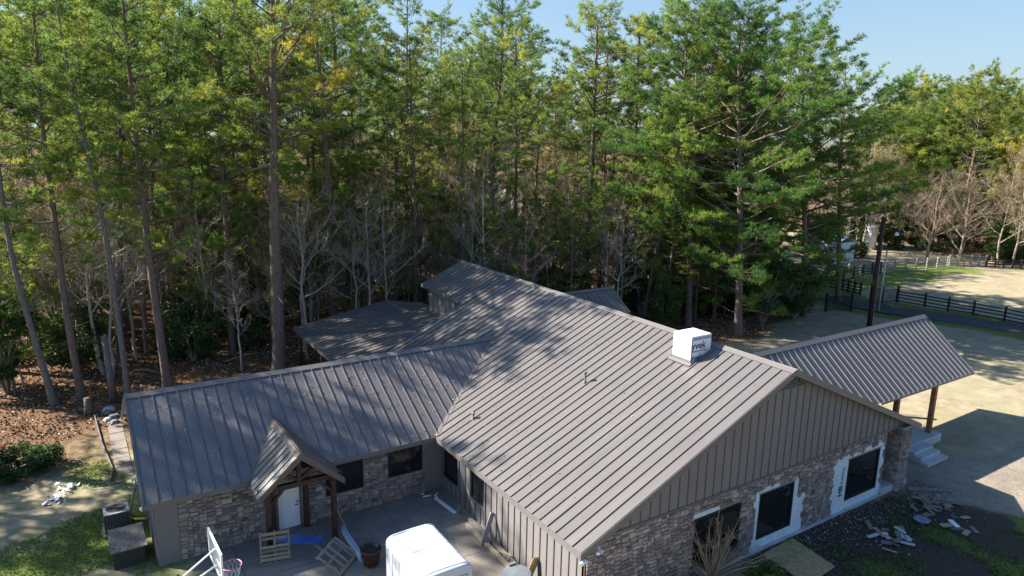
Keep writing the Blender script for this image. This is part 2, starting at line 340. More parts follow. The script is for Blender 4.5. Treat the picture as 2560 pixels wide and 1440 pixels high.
# ------------------------------------------------------------------ house
H=thing('house','L-shaped single-storey house with ribbed brown metal roof, taupe siding and stone walls','house')
EZ=2.83;MS=.4338;RX=10.48;RZ=7.37;YE=27.27
WS=.536;WY0=10.53;WRY=15.4;WRZ=EZ+WS*(WRY-WY0)
nm=np.array([-MS,0,1]);nm/=np.linalg.norm(nm)
roofs={}
def roof_part(name,mb,mat):
    o=ob(name,mb,mat,H);roofs[name]=o;return o
def panels(par,ss,top,bot,n,sd,mat,rib=.042,rh=.045,only=None):
    n=np.asarray(n,float);n=n/np.linalg.norm(n);sd=np.asarray(sd,float)
    for i in range(len(ss)-1):
        a,b=ss[i],ss[i+1];e=1e-3
        T0,T1,B0,B1=[np.asarray(q,float) for q in (top(a+e),top(b-e),bot(a+e),bot(b-e))]
        if np.linalg.norm(T0-B0)<.12 and np.linalg.norm(T1-B1)<.12: continue
        up=n*(.002*((i*7)%3))
        mb=MB();q=[B0+up,B1+up,T1+up,T0+up]
        nn=np.cross(q[1]-q[0],q[2]-q[0])
        if nn@n<0: q=q[::-1]
        mb.slab(q,.02,n)
        if np.linalg.norm(T0-B0)>.3:
            dd=(B0-T0)/np.linalg.norm(B0-T0);t0=T0+dd*.24
            lo=[t0-sd*rib/2,t0+sd*rib/2,B0+sd*rib/2,B0-sd*rib/2];lo=[p+n*.004 for p in lo];hi=[p+n*rh for p in lo]
            mb.hexa(lo,hi)
        ob('roof_panel',mb,mat,par)
def cap(mb,a,b,n1,d1,n2,d2,w=.27,th=.03):
    a=np.asarray(a,float);b=np.asarray(b,float)
    for n,d in ((n1,d1),(n2,d2)):
        n=np.asarray(n,float)/np.linalg.norm(n);d=np.asarray(d,float)/np.linalg.norm(d);u=n*(th+.02)
        mb.slab([a+u,a+u+d*w,b+u+d*w,b+u] if np.cross(d,b-a)@n>0 else [a+u,b+u,b+u+d*w,a+u+d*w],th,n)
sM=.475
# main roof
dn=np.array([-1,0,-MS]);dnr=np.array([1,0,-MS]);nmr=np.array([MS,0,1])
mb=MB();cap(mb,(RX,-.06,RZ),(RX,YE+.06,RZ),nm,dn,nmr,dnr)
for (xe,y0,y1) in ((0,0,WY0),(7.3,21.04,YE)):      # eave trim
    z=EZ+MS*xe;mb.box((xe-.045,y0,z-.2),(xe,y1,z+.012))
mb.box((20.96,0,EZ-.2),(21.0,YE,EZ+.01))
def rake(mb,y,x0,x1,side,w=.05):
    for (a,b) in ((x0,min(x1,RX)),(max(x0,RX),x1)):
        if b<=a: continue
        z=lambda x:RZ-MS*abs(x-RX);ys=(y-w,y) if side<0 else (y,y+w)
        mb.hexa([(a,ys[0],z(a)-.24),(b,ys[0],z(b)-.24),(b,ys[1],z(b)-.24),(a,ys[1],z(a)-.24)],[(a,ys[0],z(a)+.03),(b,ys[0],z(b)+.03),(b,ys[1],z(b)+.03),(a,ys[1],z(a)+.03)])
rake(mb,0,-.04,21.0,-1);rake(mb,YE,7.26,21.0,1);rake(mb,21.04,0,7.3,1)
# soffit strip of the front gable
z=lambda x:RZ-MS*abs(x-RX)-.2
for a,b in ((.0,RX),(RX,20.96)): mb.slab([(a,.001,z(a)),(a,.4,z(a)),(b,.4,z(b)),(b,.001,z(b))],.02)
main=roof_part('main_roof',mb,'trim')
ss=list(np.arange(0,21.0,sM));ss=[s for s in ss if abs(s-21.04)>.1]+[21.04];ss+=list(np.arange(21.04+sM,YE,sM))+[YE]
def mbot(s):
    if s<WY0: x=0
    elif s<WRY: x=(s-WY0)*WS/MS
    elif s<2*WRY-WY0: x=(2*WRY-WY0-s)*WS/MS
    elif s<21.04: x=0
    else: x=7.3
    return (x,s,EZ+MS*x)
panels(main,ss,lambda s:(RX,s,RZ),mbot,nm,(0,1,0),'roof_y')
mb=MB()
for i in range(57):
    y=i*sM;mb.slab([(RX,y,RZ-.002),(20.95,y,EZ+.008),(20.95,min(y+sM-.002,YE),EZ+.008),(RX,min(y+sM-.002,YE),RZ-.002)][::-1],.02,nmr/np.linalg.norm(nmr))
    mb.hexa([(RX+.25,y-.02,RZ-.11),(20.95,y-.02,EZ+.008),(20.95,y+.02,EZ+.008),(RX+.25,y+.02,RZ-.11)],[(RX+.25,y-.02,RZ-.06),(20.95,y-.02,EZ+.055),(20.95,y+.02,EZ+.055),(RX+.25,y+.02,RZ-.06)])
tag(ob('far_roof_panels',mb,'roof_y',main),kind='stuff')
# wing roof
WX0=-11.75
nwf=np.array([0,-WS,1]);nwb=np.array([0,WS,1])
mb=MB();vx=(WRZ-EZ)/MS
cap(mb,(WX0-.04,WRY,WRZ),(vx,WRY,WRZ),nwf,(0,-1,-WS),nwb,(0,1,-WS))
mb.box((WX0,WY0-.045,EZ-.2),(.1,WY0,EZ+.012))
for sgn in (-1,1):
    y1=WRY+sgn*(WRY-WY0);z=lambda y:WRZ-WS*abs(y-WRY)
    mb.hexa([(WX0-.05,WRY,WRZ-.2),(WX0,WRY,WRZ-.2),(WX0,y1,EZ-.2),(WX0-.05,y1,EZ-.2)],[(WX0-.05,WRY,WRZ+.03),(WX0,WRY,WRZ+.03),(WX0,y1,EZ+.03),(WX0-.05,y1,EZ+.03)])
# valley flashing
mb.beam((0,WY0,EZ+.03),(vx,WRY,WRZ+.03),.16,.02)
mb.slab([(WX0,WY0-.001,EZ-.19),(.2,WY0-.001,EZ-.19),(.2,11.06,EZ-.19),(WX0,11.06,EZ-.19)][::-1],.02)
wing=roof_part('wing_roof',mb,'trim')
EAX,EAZ,ES,EY0=-6.46,4.19,.88,9.0   # entry gable
def eyi(d): return WY0+(max(EAZ-ES*d,EZ)-EZ)/WS
ssx=list(np.arange(WX0,vx,sM))+[vx]
def wbot(s):
    d=abs(s-EAX)
    if s>0: y=WY0+s*MS/WS
    else: y=WY0
    return (s,y,EZ+WS*(y-WY0))
panels(wing,ssx,lambda s:(s,WRY,WRZ),wbot,nwf,(1,0,0),'roof_x')
mb=MB()
mb.slab([(WX0,WRY,WRZ-.002),(vx,WRY,WRZ-.002),(0,2*WRY-WY0,EZ),(WX0,2*WRY-WY0,EZ)],.02,nwb/np.linalg.norm(nwb))
tag(ob('far_roof_panels',mb,'roof_x',wing),kind='stuff')
# entry gable roof
EW=1.66
mb=MB();nl=np.array([-ES,0,1]);nr=np.array([ES,0,1])
ey=WY0+(EAZ-EZ)/WS
cap(mb,(EAX,EY0-.03,EAZ),(EAX,ey,EAZ),nl,(-1,0,-ES),nr,(1,0,-ES),.2)
for sg in (-1,1):
    x1=EAX+sg*EW;z1=EAZ-ES*EW
    a=[(EAX,EY0-.05,EAZ-.24),(x1,EY0-.05,z1-.2),(x1,EY0,z1-.2),(EAX,EY0,EAZ-.24)];b=[(EAX,EY0-.05,EAZ+.03),(x1,EY0-.05,z1+.03),(x1,EY0,z1+.03),(EAX,EY0,EAZ+.03)]
    mb.hexa(a,b);mb.box((x1-.02 if sg>0 else x1-.03,EY0,z1-.14),(x1+.03 if sg>0 else x1+.02,WY0,z1))
    dv=(EAZ-EZ)/ES;mb.beam((EAX+sg*dv,WY0,EZ+.04),(EAX,ey,EAZ+.03),.14,.02)
M['entrytrim']=simple('entry_fascia',(.12,.088,.07),.6);entry=roof_part('entry_roof',mb,'entrytrim')
es=list(np.linspace(EY0,ey,11))
for sg,nn_ in ((-1,nl),(1,nr)):
    def eb(s,sg=sg):
        d=EW if s<WY0-.02 else max(0,(EAZ-(EZ+WS*(s-WY0)))/ES)
        return (EAX+sg*d,s,EAZ-ES*d)
    e2=[EY0,EY0+.38,EY0+.76,EY0+1.14,WY0]+list(np.arange(WY0+.38,ey,.38))+[ey]
    panels(entry,e2,lambda s:(EAX,s,EAZ),eb,nn_,(0,1,0),'roof_y',.04,.035)
# timber frame of the entry
def timber(name,a,b,w=.16,h=.16,par=None,mat='darkwood'):
    return ob(name,MB().beam(a,b,w,h),mat,par or H)
py=9.45;px0,px1=-7.68,-5.12
for x in (px0,px1): timber('timber_post',(x,py,-.03),(x,py,2.7),.19,.19)
for x in (-7.17,-5.82): timber('timber_post',(x,10.93,-.03),(x,10.93,2.75),.2,.2)
timber('tie_beam',(px0-.35,py,2.78),(px1+.35,py,2.78),.18,.2)
timber('king_post',(EAX,py,2.88),(EAX,py,3.9),.16,.16)
for sg in (-1,1):
    timber('rafter',(EAX+sg*EW*.95,py-.2,EAZ-ES*EW*.95-.16),(EAX,py-.2,EAZ-.2),.12,.16)
    timber('truss_web',(EAX,py,2.9),(EAX+sg*.72,py,3.42),.11,.11)
    timber('knee_brace',((px0 if sg<0 else px1),py,2.05),((px0 if sg<0 else px1)-sg*.62,py,2.7),.11,.11)
    for y_ in (py,10.93): pass
    timber('side_beam',((px0 if sg<0 else px1),py,2.66),((px0 if sg<0 else px1),11.0,2.66),.15,.15)
# right porch roof
PA=at(2435,930,3.2);PR=at(2310,787,PA[0],0);PE=PA[0];PY0=PA[1];PYR=PR[1];PZR=PR[2];PS=(PZR-3.2)/(PYR-PY0)
npf=np.array([0,-PS,1]);npb=np.array([0,PS,1])
xi=RX+(RZ-PZR)/MS
mb=MB();cap(mb,(xi-.2,PYR,PZR),(PE+.03,PYR,PZR),npf,(0,-1,-PS),npb,(0,1,-PS),.26)
mb.box((21.05,PY0-.04,3.08),(PE,PY0,3.2))
for sg in (-1,1):
    y1=PY0 if sg<0 else 7.5;z1=PZR-PS*abs(y1-PYR);mb.hexa([(PE,PYR,PZR-.2),(PE+.05,PYR,PZR-.2),(PE+.05,y1,z1-.16),(PE,y1,z1-.16)],[(PE,PYR,PZR+.03),(PE+.05,PYR,PZR+.03),(PE+.05,y1,z1+.03),(PE,y1,z1+.03)])
porch=roof_part('porch_roof',mb,'trim')
sp=[xi+ (PE-xi)*i/36 for i in range(37)]
def pb(s):
    zi=RZ-MS*(s-RX);z=3.2 if s>20.95 else max(zi,3.2)
    return (s,PYR-(PZR-z)/PS,z)
panels(porch,sp,lambda s:(s,PYR,PZR),pb,npf,(1,0,0),'roof_x')
PYB=7.5;PZB=PZR-PS*(PYB-PYR)
mb=MB().slab([(xi,PYR,PZR),(PE,PYR,PZR),(PE,PYB,PZB),(17,PYB,PZB)],.03,npb/np.linalg.norm(npb))
tag(ob('far_roof_panels',mb,'roof_x',porch),kind='stuff')
for (x,y) in ((27.35,2.5),(23.55,2.55),(27.35,7.2)): timber('porch_post',(x,y,0),(x,y,3.1),.24,.24,mat='postwood')
timber('porch_beam',(20.9,2.5,3.22),(PE-.3,2.5,3.22),.16,.28,mat='postwood')
# back porch (low slope, left rear)
BS=.172;bz=lambda x:2.75+BS*(x+.45);BY1=31.8;nbk=np.array([-BS,0,1])
mb=MB();mb.box((-.5,18.2,2.58),(-.45,BY1,2.765))
mb.hexa([(-.45,BY1,2.6),(6.5,BY1,bz(6.5)-.16),(6.5,BY1+.04,bz(6.5)-.16),(-.45,BY1+.04,2.6)],[(-.45,BY1,2.78),(6.5,BY1,bz(6.5)+.03),(6.5,BY1+.04,bz(6.5)+.03),(-.45,BY1+.04,2.78)])
cap(mb,(6.5,27.7,bz(6.5)),(6.5,BY1+.04,bz(6.5)),nbk,(-1,0,-BS),(BS,0,1),(1,0,-BS),.2)
mb.slab([(6.5,27.7,bz(6.5)),(9.5,27.7,bz(6.5)-.5),(9.5,BY1,bz(6.5)-.5),(6.5,BY1,bz(6.5))],.03)
mb.hexa([(6.5,27.7,bz(6.5)-.12),(7.72,27.7,bz(7.72)-.12),(7.72,27.74,bz(7.72)-.12),(6.5,27.74,bz(6.5)-.12)],[(6.5,27.7,bz(6.5)+.03),(7.72,27.7,bz(7.72)+.03),(7.72,27.74,bz(7.72)+.03),(6.5,27.74,bz(6.5)+.03)])
back=roof_part('back_porch_roof',mb,'trim')
sb=list(np.arange(21.1,27.6,sM))+[27.7]+list(np.arange(27.7+sM,BY1-.1,sM))+[BY1]
panels(back,sb,lambda s:(7.69 if s<27.7 else 6.5,s,bz(7.69 if s<27.7 else 6.5)),lambda s:(-.45,s,2.75),nbk,(0,1,0),'roof_y',.04,.04)
for (x,y) in ((-.1,31.4),(-.1,26.6),(-.1,22),(5.8,31.4)): timber('back_porch_post',(x,y,-.1),(x,y,bz(x)-.03),.18,.18,mat='darkwood')
# right rear gable roof
BA=at(1530,717,5.2);BB=at(1575,778,BA[0],0);BSl=(5.2-BB[2])/(BA[1]-BB[1]);nbr=np.array([0,-BSl,1])
mb=MB();cap(mb,(15.2,BA[1],5.2),(BA[0]+.03,BA[1],5.2),nbr,(0,-1,-BSl),(0,BSl,1),(0,1,-BSl),.24)
mb.slab([(15.4,BA[1],5.2),(BA[0],BA[1],5.2),(BA[0],2*BA[1]-BB[1],BB[2]),(15.4,2*BA[1]-BB[1],BB[2])],.03,(0,BSl,1))
mb.box((18,BB[1]-.04,BB[2]-.15),(BA[0],BB[1],BB[2]+.01))
mb.box((18,BB[1]+.3,-.5),(BA[0]-.3,BB[1]+.42,BB[2]))
rear=roof_part('rear_gable_roof',mb,'trim')
def rb(s):
    zi=RZ-MS*(s-RX);z=max(zi,BB[2]);return (s,BA[1]-(5.2-z)/BSl,z)
panels(rear,list(np.arange(RX+(RZ-5.2)/MS,BA[0],sM))+[BA[0]],lambda s:(s,BA[1],5.2),rb,nbr,(1,0,0),'roof_x')
# ---- walls
def wall_holes(mb,ax,c,th,u0,u1,z0,z1,holes):
    us=sorted({u0,u1,*[h[0] for h in holes],*[h[1] for h in holes]});zs=sorted({z0,z1,*[h[2] for h in holes],*[h[3] for h in holes]})
    for a,b in zip(us[:-1],us[1:]):
        for p,q in zip(zs[:-1],zs[1:]):
            um=(a+b)/2;zm_=(p+q)/2
            if any(h[0]<um<h[1] and h[2]<zm_<h[3] for h in holes): continue
            if ax=='y': mb.box((a,c,p),(b,c+th,q))
            else: mb.box((c,a,p),(c+th,b,q))
def win(ax,c,u0,u1,z0,z1,parent,mull=None):
    f=.07
    def bx(mb,a,b,p,q,d0,d1):
        if ax=='y': mb.box((a,c+d0,p),(b,c+d1,q))
        else: mb.box((c+d0,a,p),(c+d1,b,q))
    mb=MB();bx(mb,u0,u0+f,z0,z1,-.02,.09);bx(mb,u1-f,u1,z0,z1,-.02,.09);bx(mb,u0+f,u1-f,z0,z0+f,-.018,.09);bx(mb,u0+f,u1-f,z1-f,z1,-.018,.09)
    if mull: bx(mb,u0+(u1-u0)*mull-.03,u0+(u1-u0)*mull+.03,z0+f,z1-f,-.012,.08)
    o=ob('window',mb,'frame',parent)
    g=MB();bx(g,u0+f,u1-f,z0+f,z1-f,.04,.05);ob('pane',g,'glass',o);return o
GWIN=[(5.8,8.45,0.,2.1),(9.58,11.85,0.,2.1),(15.78,18.35,0.,2.1)]
WWIN=[(-4.95,-3.25,1.0,2.37),(-2.12,-.43,1.1,2.42)]
LWIN=[(9.42,10.8,.68,2.04),(7.12,8.3,.78,2.16)]
DOOR=(-6.98,-6.0,.02,2.08)
GY_=.4;WY_=11.06;LX=.57
mb=MB();wall_holes(mb,'y',GY_,.2,LX,18.75,-.55,2.85,GWIN)
z=lambda x:RZ-MS*abs(x-RX)-.23
mb.slab([(LX,GY_+.2,2.85),(LX,GY_+.2,z(LX)),(RX,GY_+.2,z(RX)),(20.7,GY_+.2,z(20.7)),(20.7,GY_+.2,2.85)],.19,(0,1,0))
mb.box((18.78,3.0,-.5),(20.9,3.1,2.9))
gw=ob('gable_wall',mb,'mortar',H)
mb=MB();wall_holes(mb,'y',WY_,.2,WX0+.35,LX,-.1,EZ-.1,WWIN+[DOOR]);ww=ob('wing_wall',mb,'mortar',H)
mb=MB();wall_holes(mb,'x',LX,.2,GY_,WY_,-.45,EZ+.1,LWIN);
lw=ob('side_wall',mb,'siding',H)
# rest of the shell
mb=MB();mb.box((20.5,3.1,-.5),(20.65,27,2.9));mb.box((7.7,26.85,-.1),(20.5,27,3.2));mb.box((.8,20.85,-.1),(7.7,21,2.9))
mb.slab([(.3,21.0,2.75),(7.7,21.0,2.75),(7.7,21.0,5.95),(.3,21.0,2.83)],.12,(0,1,0))
mb.slab([(7.7,27,2.9),(20.5,27,2.9),(RX,27,7.1),(7.7,27,5.9)],.12,(0,1,0))
e=WX0+.35
mb.box((WX0+.4,19.6,-.1),(LX,19.75,2.8));tag(ob('rear_walls',mb,'siding',H),kind='stuff')
mb=MB();mb.slab([(e,11.06,-.1),(e,11.06,2.75),(e,WRY,5.2),(e,19.7,2.75),(e,19.7,-.1)][::-1],.15,(-1,0,0));ew=ob('end_wall',mb,'siding',H)
for y in np.arange(11.1,19.7,.31):
    zt=min(2.75+(y-11.06)*.56,2.75+(19.7-y)*.56)+.0;ob('batten',MB().box((e-.045,y,-.1),(e+.01,y+.06,zt)),'siding',ew)
ob('end_window',MB().box((e-.06,14.2,1.1),(e-.02,15.9,2.3)),'glass',ew)
# upper clerestory wall with louvre
x=7.7;mb=MB();mb.box((x,23.2,4.1),(x+.12,26.9,5.9));mb.box((x,21.0,4.1),(x+.12,21.5,5.9));mb.box((x,21.5,5.45),(x+.12,23.2,5.9));mb.box((x+.5,21,4),(x+.55,24,5.9))
cw=ob('clerestory_wall',mb,'siding',H)
for y in np.arange(23.2,26.9,.62): ob('batten',MB().box((x-.025,y,4.1),(x,y+.05,5.85)),'siding',cw)
for k in range(7): ob('louvre_slat',MB().hexa([(x,21.5,4.2+k*.18),(x,23.2,4.2+k*.18),(x+.1,23.2,4.28+k*.18),(x+.1,21.5,4.28+k*.18)],[(x,21.5,4.23+k*.18),(x,23.2,4.23+k*.18),(x+.1,23.2,4.31+k*.18),(x+.1,21.5,4.31+k*.18)]),'greywood',cw)
# siding boards on the gable (board and batten)
pitch=.465;k=0;x=LX+.05
zt=lambda x:RZ-MS*abs(x-RX)-.235
gs=ob('gable_siding',MB().box((LX,GY_-.07,2.8),(20.75,GY_,2.87)),'trim',H)
while x<20.7:
    x1=min(x+pitch,20.75);
    if zt(x)>2.9 or zt(x1)>2.9:
        P=[(x+.004,GY_-.03,2.872),(x1-.004,GY_-.03,2.872),(x1-.004,GY_-.03,max(zt(x1),2.88))]
        if x<RX<x1: P.append((RX,GY_-.03,zt(RX)))
        P.append((x+.004,GY_-.03,max(zt(x),2.88)))
        ob('siding_board',MB().slab(P,.028,(0,-1,0)),'siding',gs)
        if zt(x)>2.95: ob('batten',MB().box((x-.022,GY_-.055,2.872),(x+.022,GY_-.031,zt(x)-.0)),'batten',gs)
    x=x1
# triangular louvre vent under the peak
gv=ob('gable_vent',MB().slab([(RX-1.15,GY_-.075,zt(RX)-.62),(RX+1.15,GY_-.075,zt(RX)-.62),(RX,GY_-.075,zt(RX)-.1)],.02,(0,-1,0)),'frame',H)
for k in range(4):
    hw=1.1-.24*k;zz=zt(RX)-.6+k*.12;ob('vent_slat',MB().hexa([(RX-hw,GY_-.16,zz-.05),(RX+hw,GY_-.16,zz-.05),(RX+hw,GY_-.08,zz+.03),(RX-hw,GY_-.08,zz+.03)],[(RX-hw,GY_-.16,zz-.03),(RX+hw,GY_-.16,zz-.03),(RX+hw,GY_-.08,zz+.05),(RX-hw,GY_-.08,zz+.05)]),'trim',gv)
# side wall boards + battens
y=GY_+.02
while y<WY_-.05:
    y1=min(y+.44,WY_);hs=[h for h in LWIN if h[0]<(y+y1)/2<h[1]]
    segs=[(-.42,EZ-.05)] if not hs else [(-.42,hs[0][2]-.07),(hs[0][3]+.07,EZ-.05)]
    yy=y+.22
    for a,b in segs:
        ob('batten',MB().box((LX-.03,y,a),(LX,y+.035,b)),'batten',lw)
    y=y1
for h in LWIN:
    mb=MB().quad((LX-.05,h[0]-.09,h[2]-.09),(LX-.05,h[1]+.09,h[2]-.09),(LX-.05,h[1]+.09,h[3]+.09),(LX-.05,h[0]-.09,h[3]+.09));mb=MB()
    for (a,b,p,q) in ((h[0]-.09,h[0],h[2]-.09,h[3]+.09),(h[1],h[1]+.09,h[2]-.09,h[3]+.09),(h[0]-.001,h[1]+.001,h[2]-.09,h[2]),(h[0]-.001,h[1]+.001,h[3],h[3]+.09)): mb.box((LX-.05,a,p),(LX-.002,b,q))
    ob('window_trim',mb,'trim',lw)
for h in LWIN: win('x',LX,*h,H)
for h in GWIN: win('y',GY_,*h,H)
for i,h in enumerate(WWIN): win('y',WY_,*h,H)
# siding corners on wing
ws=ob('wing_siding',MB().box((WX0+.35,WY_-.05,-.1),(-10.62,WY_,2.72)),'siding',H);ob('wing_siding',MB().box((-.3,WY_-.05,-.1),(LX,WY_,2.72)),'siding',H)
for x in (-.12,.06,.24,.42): ob('batten',MB().box((x,WY_-.07,-.05),(x+.03,WY_-.05,2.7)),'siding',ws)
# door
d=DOOR;mb=MB().box((d[0]+.05,WY_+.04,.03),(d[1]-.05,WY_+.09,d[3]-.05))
do=ob('door',mb,'white',H)
dw=(d[1]-d[0]-.1)
for (zz0,zz1) in ((.18,.82),(.95,1.55),(1.66,1.92)):
    for k in (0,1):
        u0=d[0]+.05+dw*(.14+.4*k);o=ob('door_panel',MB().box((u0,WY_+.025,zz0),(u0+dw*.31,WY_+.041,zz1)),'white',do);bevel(o,.012,1)
ob('door_handle',MB().beam((d[1]-.13,WY_+.0,1.0),(d[1]-.24,WY_+.0,1.0),.03,.03).lathe((d[1]-.13,WY_+.02,1.15),[(.035,-.03),(.035,.03)],8),'frame',do)
mb=MB();mb.box((d[0],WY_-.03,0),(d[0]+.05,WY_+.1,d[3]));mb.box((d[1]-.05,WY_-.03,0),(d[1],WY_+.1,d[3]));mb.box((d[0]+.05,WY_-.029,d[3]-.05),(d[1]-.05,WY_+.1,d[3]));mb.box((d[0]-.05,WY_-.35,-.02),(d[1]+.05,WY_+.1,.03))
ob('door_frame',mb,'trim',do)
ob('porch_lamp',MB().box((-7.0,WY_-.12,2.42),(-5.9,WY_-.05,2.5)),'newwood',H)
# ---- stone facing
def stones(ax,c,u0,u1,z0,z1,skip,seed,cell=.078):
    r=random.Random(seed);nu=int((u1-u0)/cell);nz_=int((z1-z0)/cell);occ=np.zeros((nu,nz_),bool);out=[]
    for i in range(nu):
        for j in range(nz_):
            if skip(u0+(i+.5)*cell,z0+(j+.5)*cell): occ[i,j]=True
    for j in range(nz_):
        i=0
        while i<nu:
            if occ[i,j]: i+=1;continue
            w_=r.choice([2,3,3,4,4,5]);h_=r.choice([1,2,2,2,3])
            while w_>1 and (i+w_>nu or occ[i:i+w_,j].any()): w_-=1
            while h_>1 and (j+h_>nz_ or occ[i:i+w_,j:j+h_].any()): h_-=1
            occ[i:i+w_,j:j+h_]=True
            out.append((ax,c,u0+i*cell,u0+(i+w_)*cell,z0+j*cell,z0+(j+h_)*cell,r.random()));i+=w_
    return out
inh=lambda u,z,hs,m=0:any(h[0]-m<u<h[1]+m and h[2]-m<z<h[3]+m for h in hs)
def wrapzone(u,z):
    q=vnoise(u*1.,z*1.,.28,31);j=(q-.5)*.35
    if 15.78-1.05+j<u<18.35+.28+j and -.45<z<2.3+j: return True
    if 9.58-.25+j<u<11.85+.75+j*1.3 and -.5<z<(1.35 if u>12.1 else 2.25)+j: return True
    if 5.8-.1<u<8.4 and 2.1<z<2.3 and u<7.2: return True
    return False
st=stones('y',WY_-.001,-10.62,-.3,-.05,2.68,lambda u,z:inh(u,z,WWIN+[DOOR],.03),1)
st2=stones('y',GY_-.001,LX,18.75,-.5,2.8,lambda u,z:inh(u,z,GWIN,.03) or wrapzone(u,z),2)
CX0,CX1,CY0,CY1=19.72,20.45,.12,.85
st3=stones('y',CY0-.001,CX0,CX1,-.5,2.7,lambda u,z:False,3)+stones('x',CX0-.001,CY0,CY1,-.5,2.7,lambda u,z:False,4)
colo=ob('stone_column',MB().box((CX0,CY0,-.55),(CX1,CY1,2.84)),'mortar',H)
def stbox(mb,s):
    ax,c,a,b,p,q,rr=s;g=.009;d=.035+.03*rr
    def P(u,z,dd): return (u,c-dd,z) if ax=='y' else (c-dd,u,z)
    e=.012;lo=[P(a+g,p+g,-.0),P(b-g,p+g,0),P(b-g,q-g,0),P(a+g,q-g,0)];hi=[P(a+g+e,p+g+e,d),P(b-g-e,p+g+e,d),P(b-g-e,q-g-e,d),P(a+g+e,q-g-e,d)]
    if ax=='x': lo=[lo[i] for i in (1,0,3,2)];hi=[hi[i] for i in (1,0,3,2)]
    mb.hexa(lo,hi)
allst=[(s,ww) for s in st]+[(s,gw) for s in st2]+[(s,colo) for s in st3]
def pxarea(s):
    ax,c,a,b,p,q,rr=s;P=(lambda u,z:(u,c,z)) if ax=='y' else (lambda u,z:(c,u,z))
    A=np.array([proj(P(a,p)),proj(P(b,p)),proj(P(b,q)),proj(P(a,q))]);
    if A[:,1].max()>1460: return 0
    x_,y_=A[:,0],A[:,1];return .5*abs(np.dot(x_,np.roll(y_,1))-np.dot(y_,np.roll(x_,1)))
allst.sort(key=lambda q:-pxarea(q[0]))
for s,par in allst[:300]:
    mb=MB();stbox(mb,s);ob('stone',mb,'stone',par)
for par in (ww,gw,colo):
    mb=MB();vs=[]
    for s,p_ in allst[300:]:
        if p_ is par: stbox(mb,s);vs+=[s[6]*17.3%1]*6
    if not mb.v: continue
    me=mb.mesh('stone_facing');a=me.attributes.new('v','FLOAT','FACE');a.data.foreach_set('value',vs)
    tag(link('stone_facing',me,M['stone_many'],par),kind='stuff')
# exposed house wrap where the stone is missing
cell=.105
for ua,ub in ((5,9),(9,14),(14,18.75)):
    mb=MB()
    for i in range(int((ua-LX)/cell),int((ub-LX)/cell)):
        j=0;nzc=int(3.3/cell)
        while j<nzc:
            u=LX+(i+.5)*cell
            if wrapzone(u,-.5+(j+.5)*cell) and not inh(u,-.5+(j+.5)*cell,GWIN):
                j0=j
                while j<nzc and wrapzone(u,-.5+(j+.5)*cell) and not inh(u,-.5+(j+.5)*cell,GWIN): j+=1
                mb.box((LX+i*cell,GY_-.012,-.5+j0*cell),(LX+(i+1)*cell,GY_-.001,-.5+j*cell))
            else: j+=1
    wr=ob('house_wrap',mb,'wrap',gw)
ob('house_wrap',MB().box((18.80,2.98,-.4),(20.5,2.995,2.85)),'wrap',gw)
yl=GY_-.018
text('lettering','HB',.42,(15.52,yl,.35),(0,0,1),(-1,0,0),'ink',wr,.012)
text('lettering','Building',.26,(15.5,yl,.95),(0,0,1),(-1,0,0),'grayink',wr,.004)
mb=MB()
for s in (-.3,1.9):
    pass
ob('window_head',MB().box((9.5,GY_-.05,2.1),(11.9,GY_-.012,2.13)),'newwood',gw);ob('window_head',MB().box((15.7,GY_-.05,2.1),(18.4,GY_-.012,2.13)),'newwood',gw)
# chimney box in house wrap
cx0,cx1,cy0,cy1,ct=8.88,10.12,3.98,5.06,7.92
zr=lambda x:RZ-MS*(RX-x)
mb=MB().hexa([(cx0,cy0,zr(cx0)-.1),(cx1,cy0,zr(cx1)-.1),(cx1,cy1,zr(cx1)-.1),(cx0,cy1,zr(cx0)-.1)],[(cx0,cy0,ct),(cx1,cy0,ct),(cx1,cy1,ct),(cx0,cy1,ct)])
ch=bevel(ob('chimney',mb,'chimwrap',main),.05,3)
text('lettering','yvek',.46,(cx0+.03,cy0-.004,7.34),(1,0,0),(0,0,1),'ink',ch,.008)
text('lettering','yvek',.46,(cx0-.0+.03,cy0-.004,6.80),(1,0,0),(0,0,1),'ink',ch,.008,ext_sx=.8)
text('lettering','CommercialWrap',.13,(cx0+.04,cy0-.004,7.2),(1,0,0),(0,0,1),'redink',ch,.001)
text('lettering','HB',.34,(cx0+.55,cy0+.35,ct+.004),(0,1,0),(-1,0,0),'grayink',ch,.008)
for (yy,zz) in ((4.15,7.3),(4.6,7.62),(4.55,7.0)): text('lettering','HB',.16,(cx0-.004,yy+.25,zz),(0,-1,0),(0,0,1),'faint',ch,.002)
ob('tape',MB().box((cx0-.004,cy0+.02,7.45),(cx0-.001,cy1-.02,7.5)).box((cx0+.02,cy0-.005,7.60),(cx1-.02,cy0-.002,7.63)),'wrap',ch)
ob('wrap_seam',MB().box((cx0,cy0-.006,7.72),(cx1-.02,cy0-.002,7.86)).box((cx0,cy0-.006,zr(cx0)),(cx0+.08,cy0-.003,7.7)),simple('grey_wrap',(.3,.34,.38),.5),ch)
mb=MB().slab([(cx0-.16,cy0-.1,zr(cx0-.16)+.07),(cx0,cy0-.1,zr(cx0)+.09),(cx0,cy1+.1,zr(cx0)+.09),(cx0-.16,cy1+.1,zr(cx0-.16)+.07)],.02).box((cx0-.02,cy0-.02,zr(cx0)),(cx0-.003,cy1+.02,zr(cx0)+.2))
ob('flashing',mb,'trim',ch)
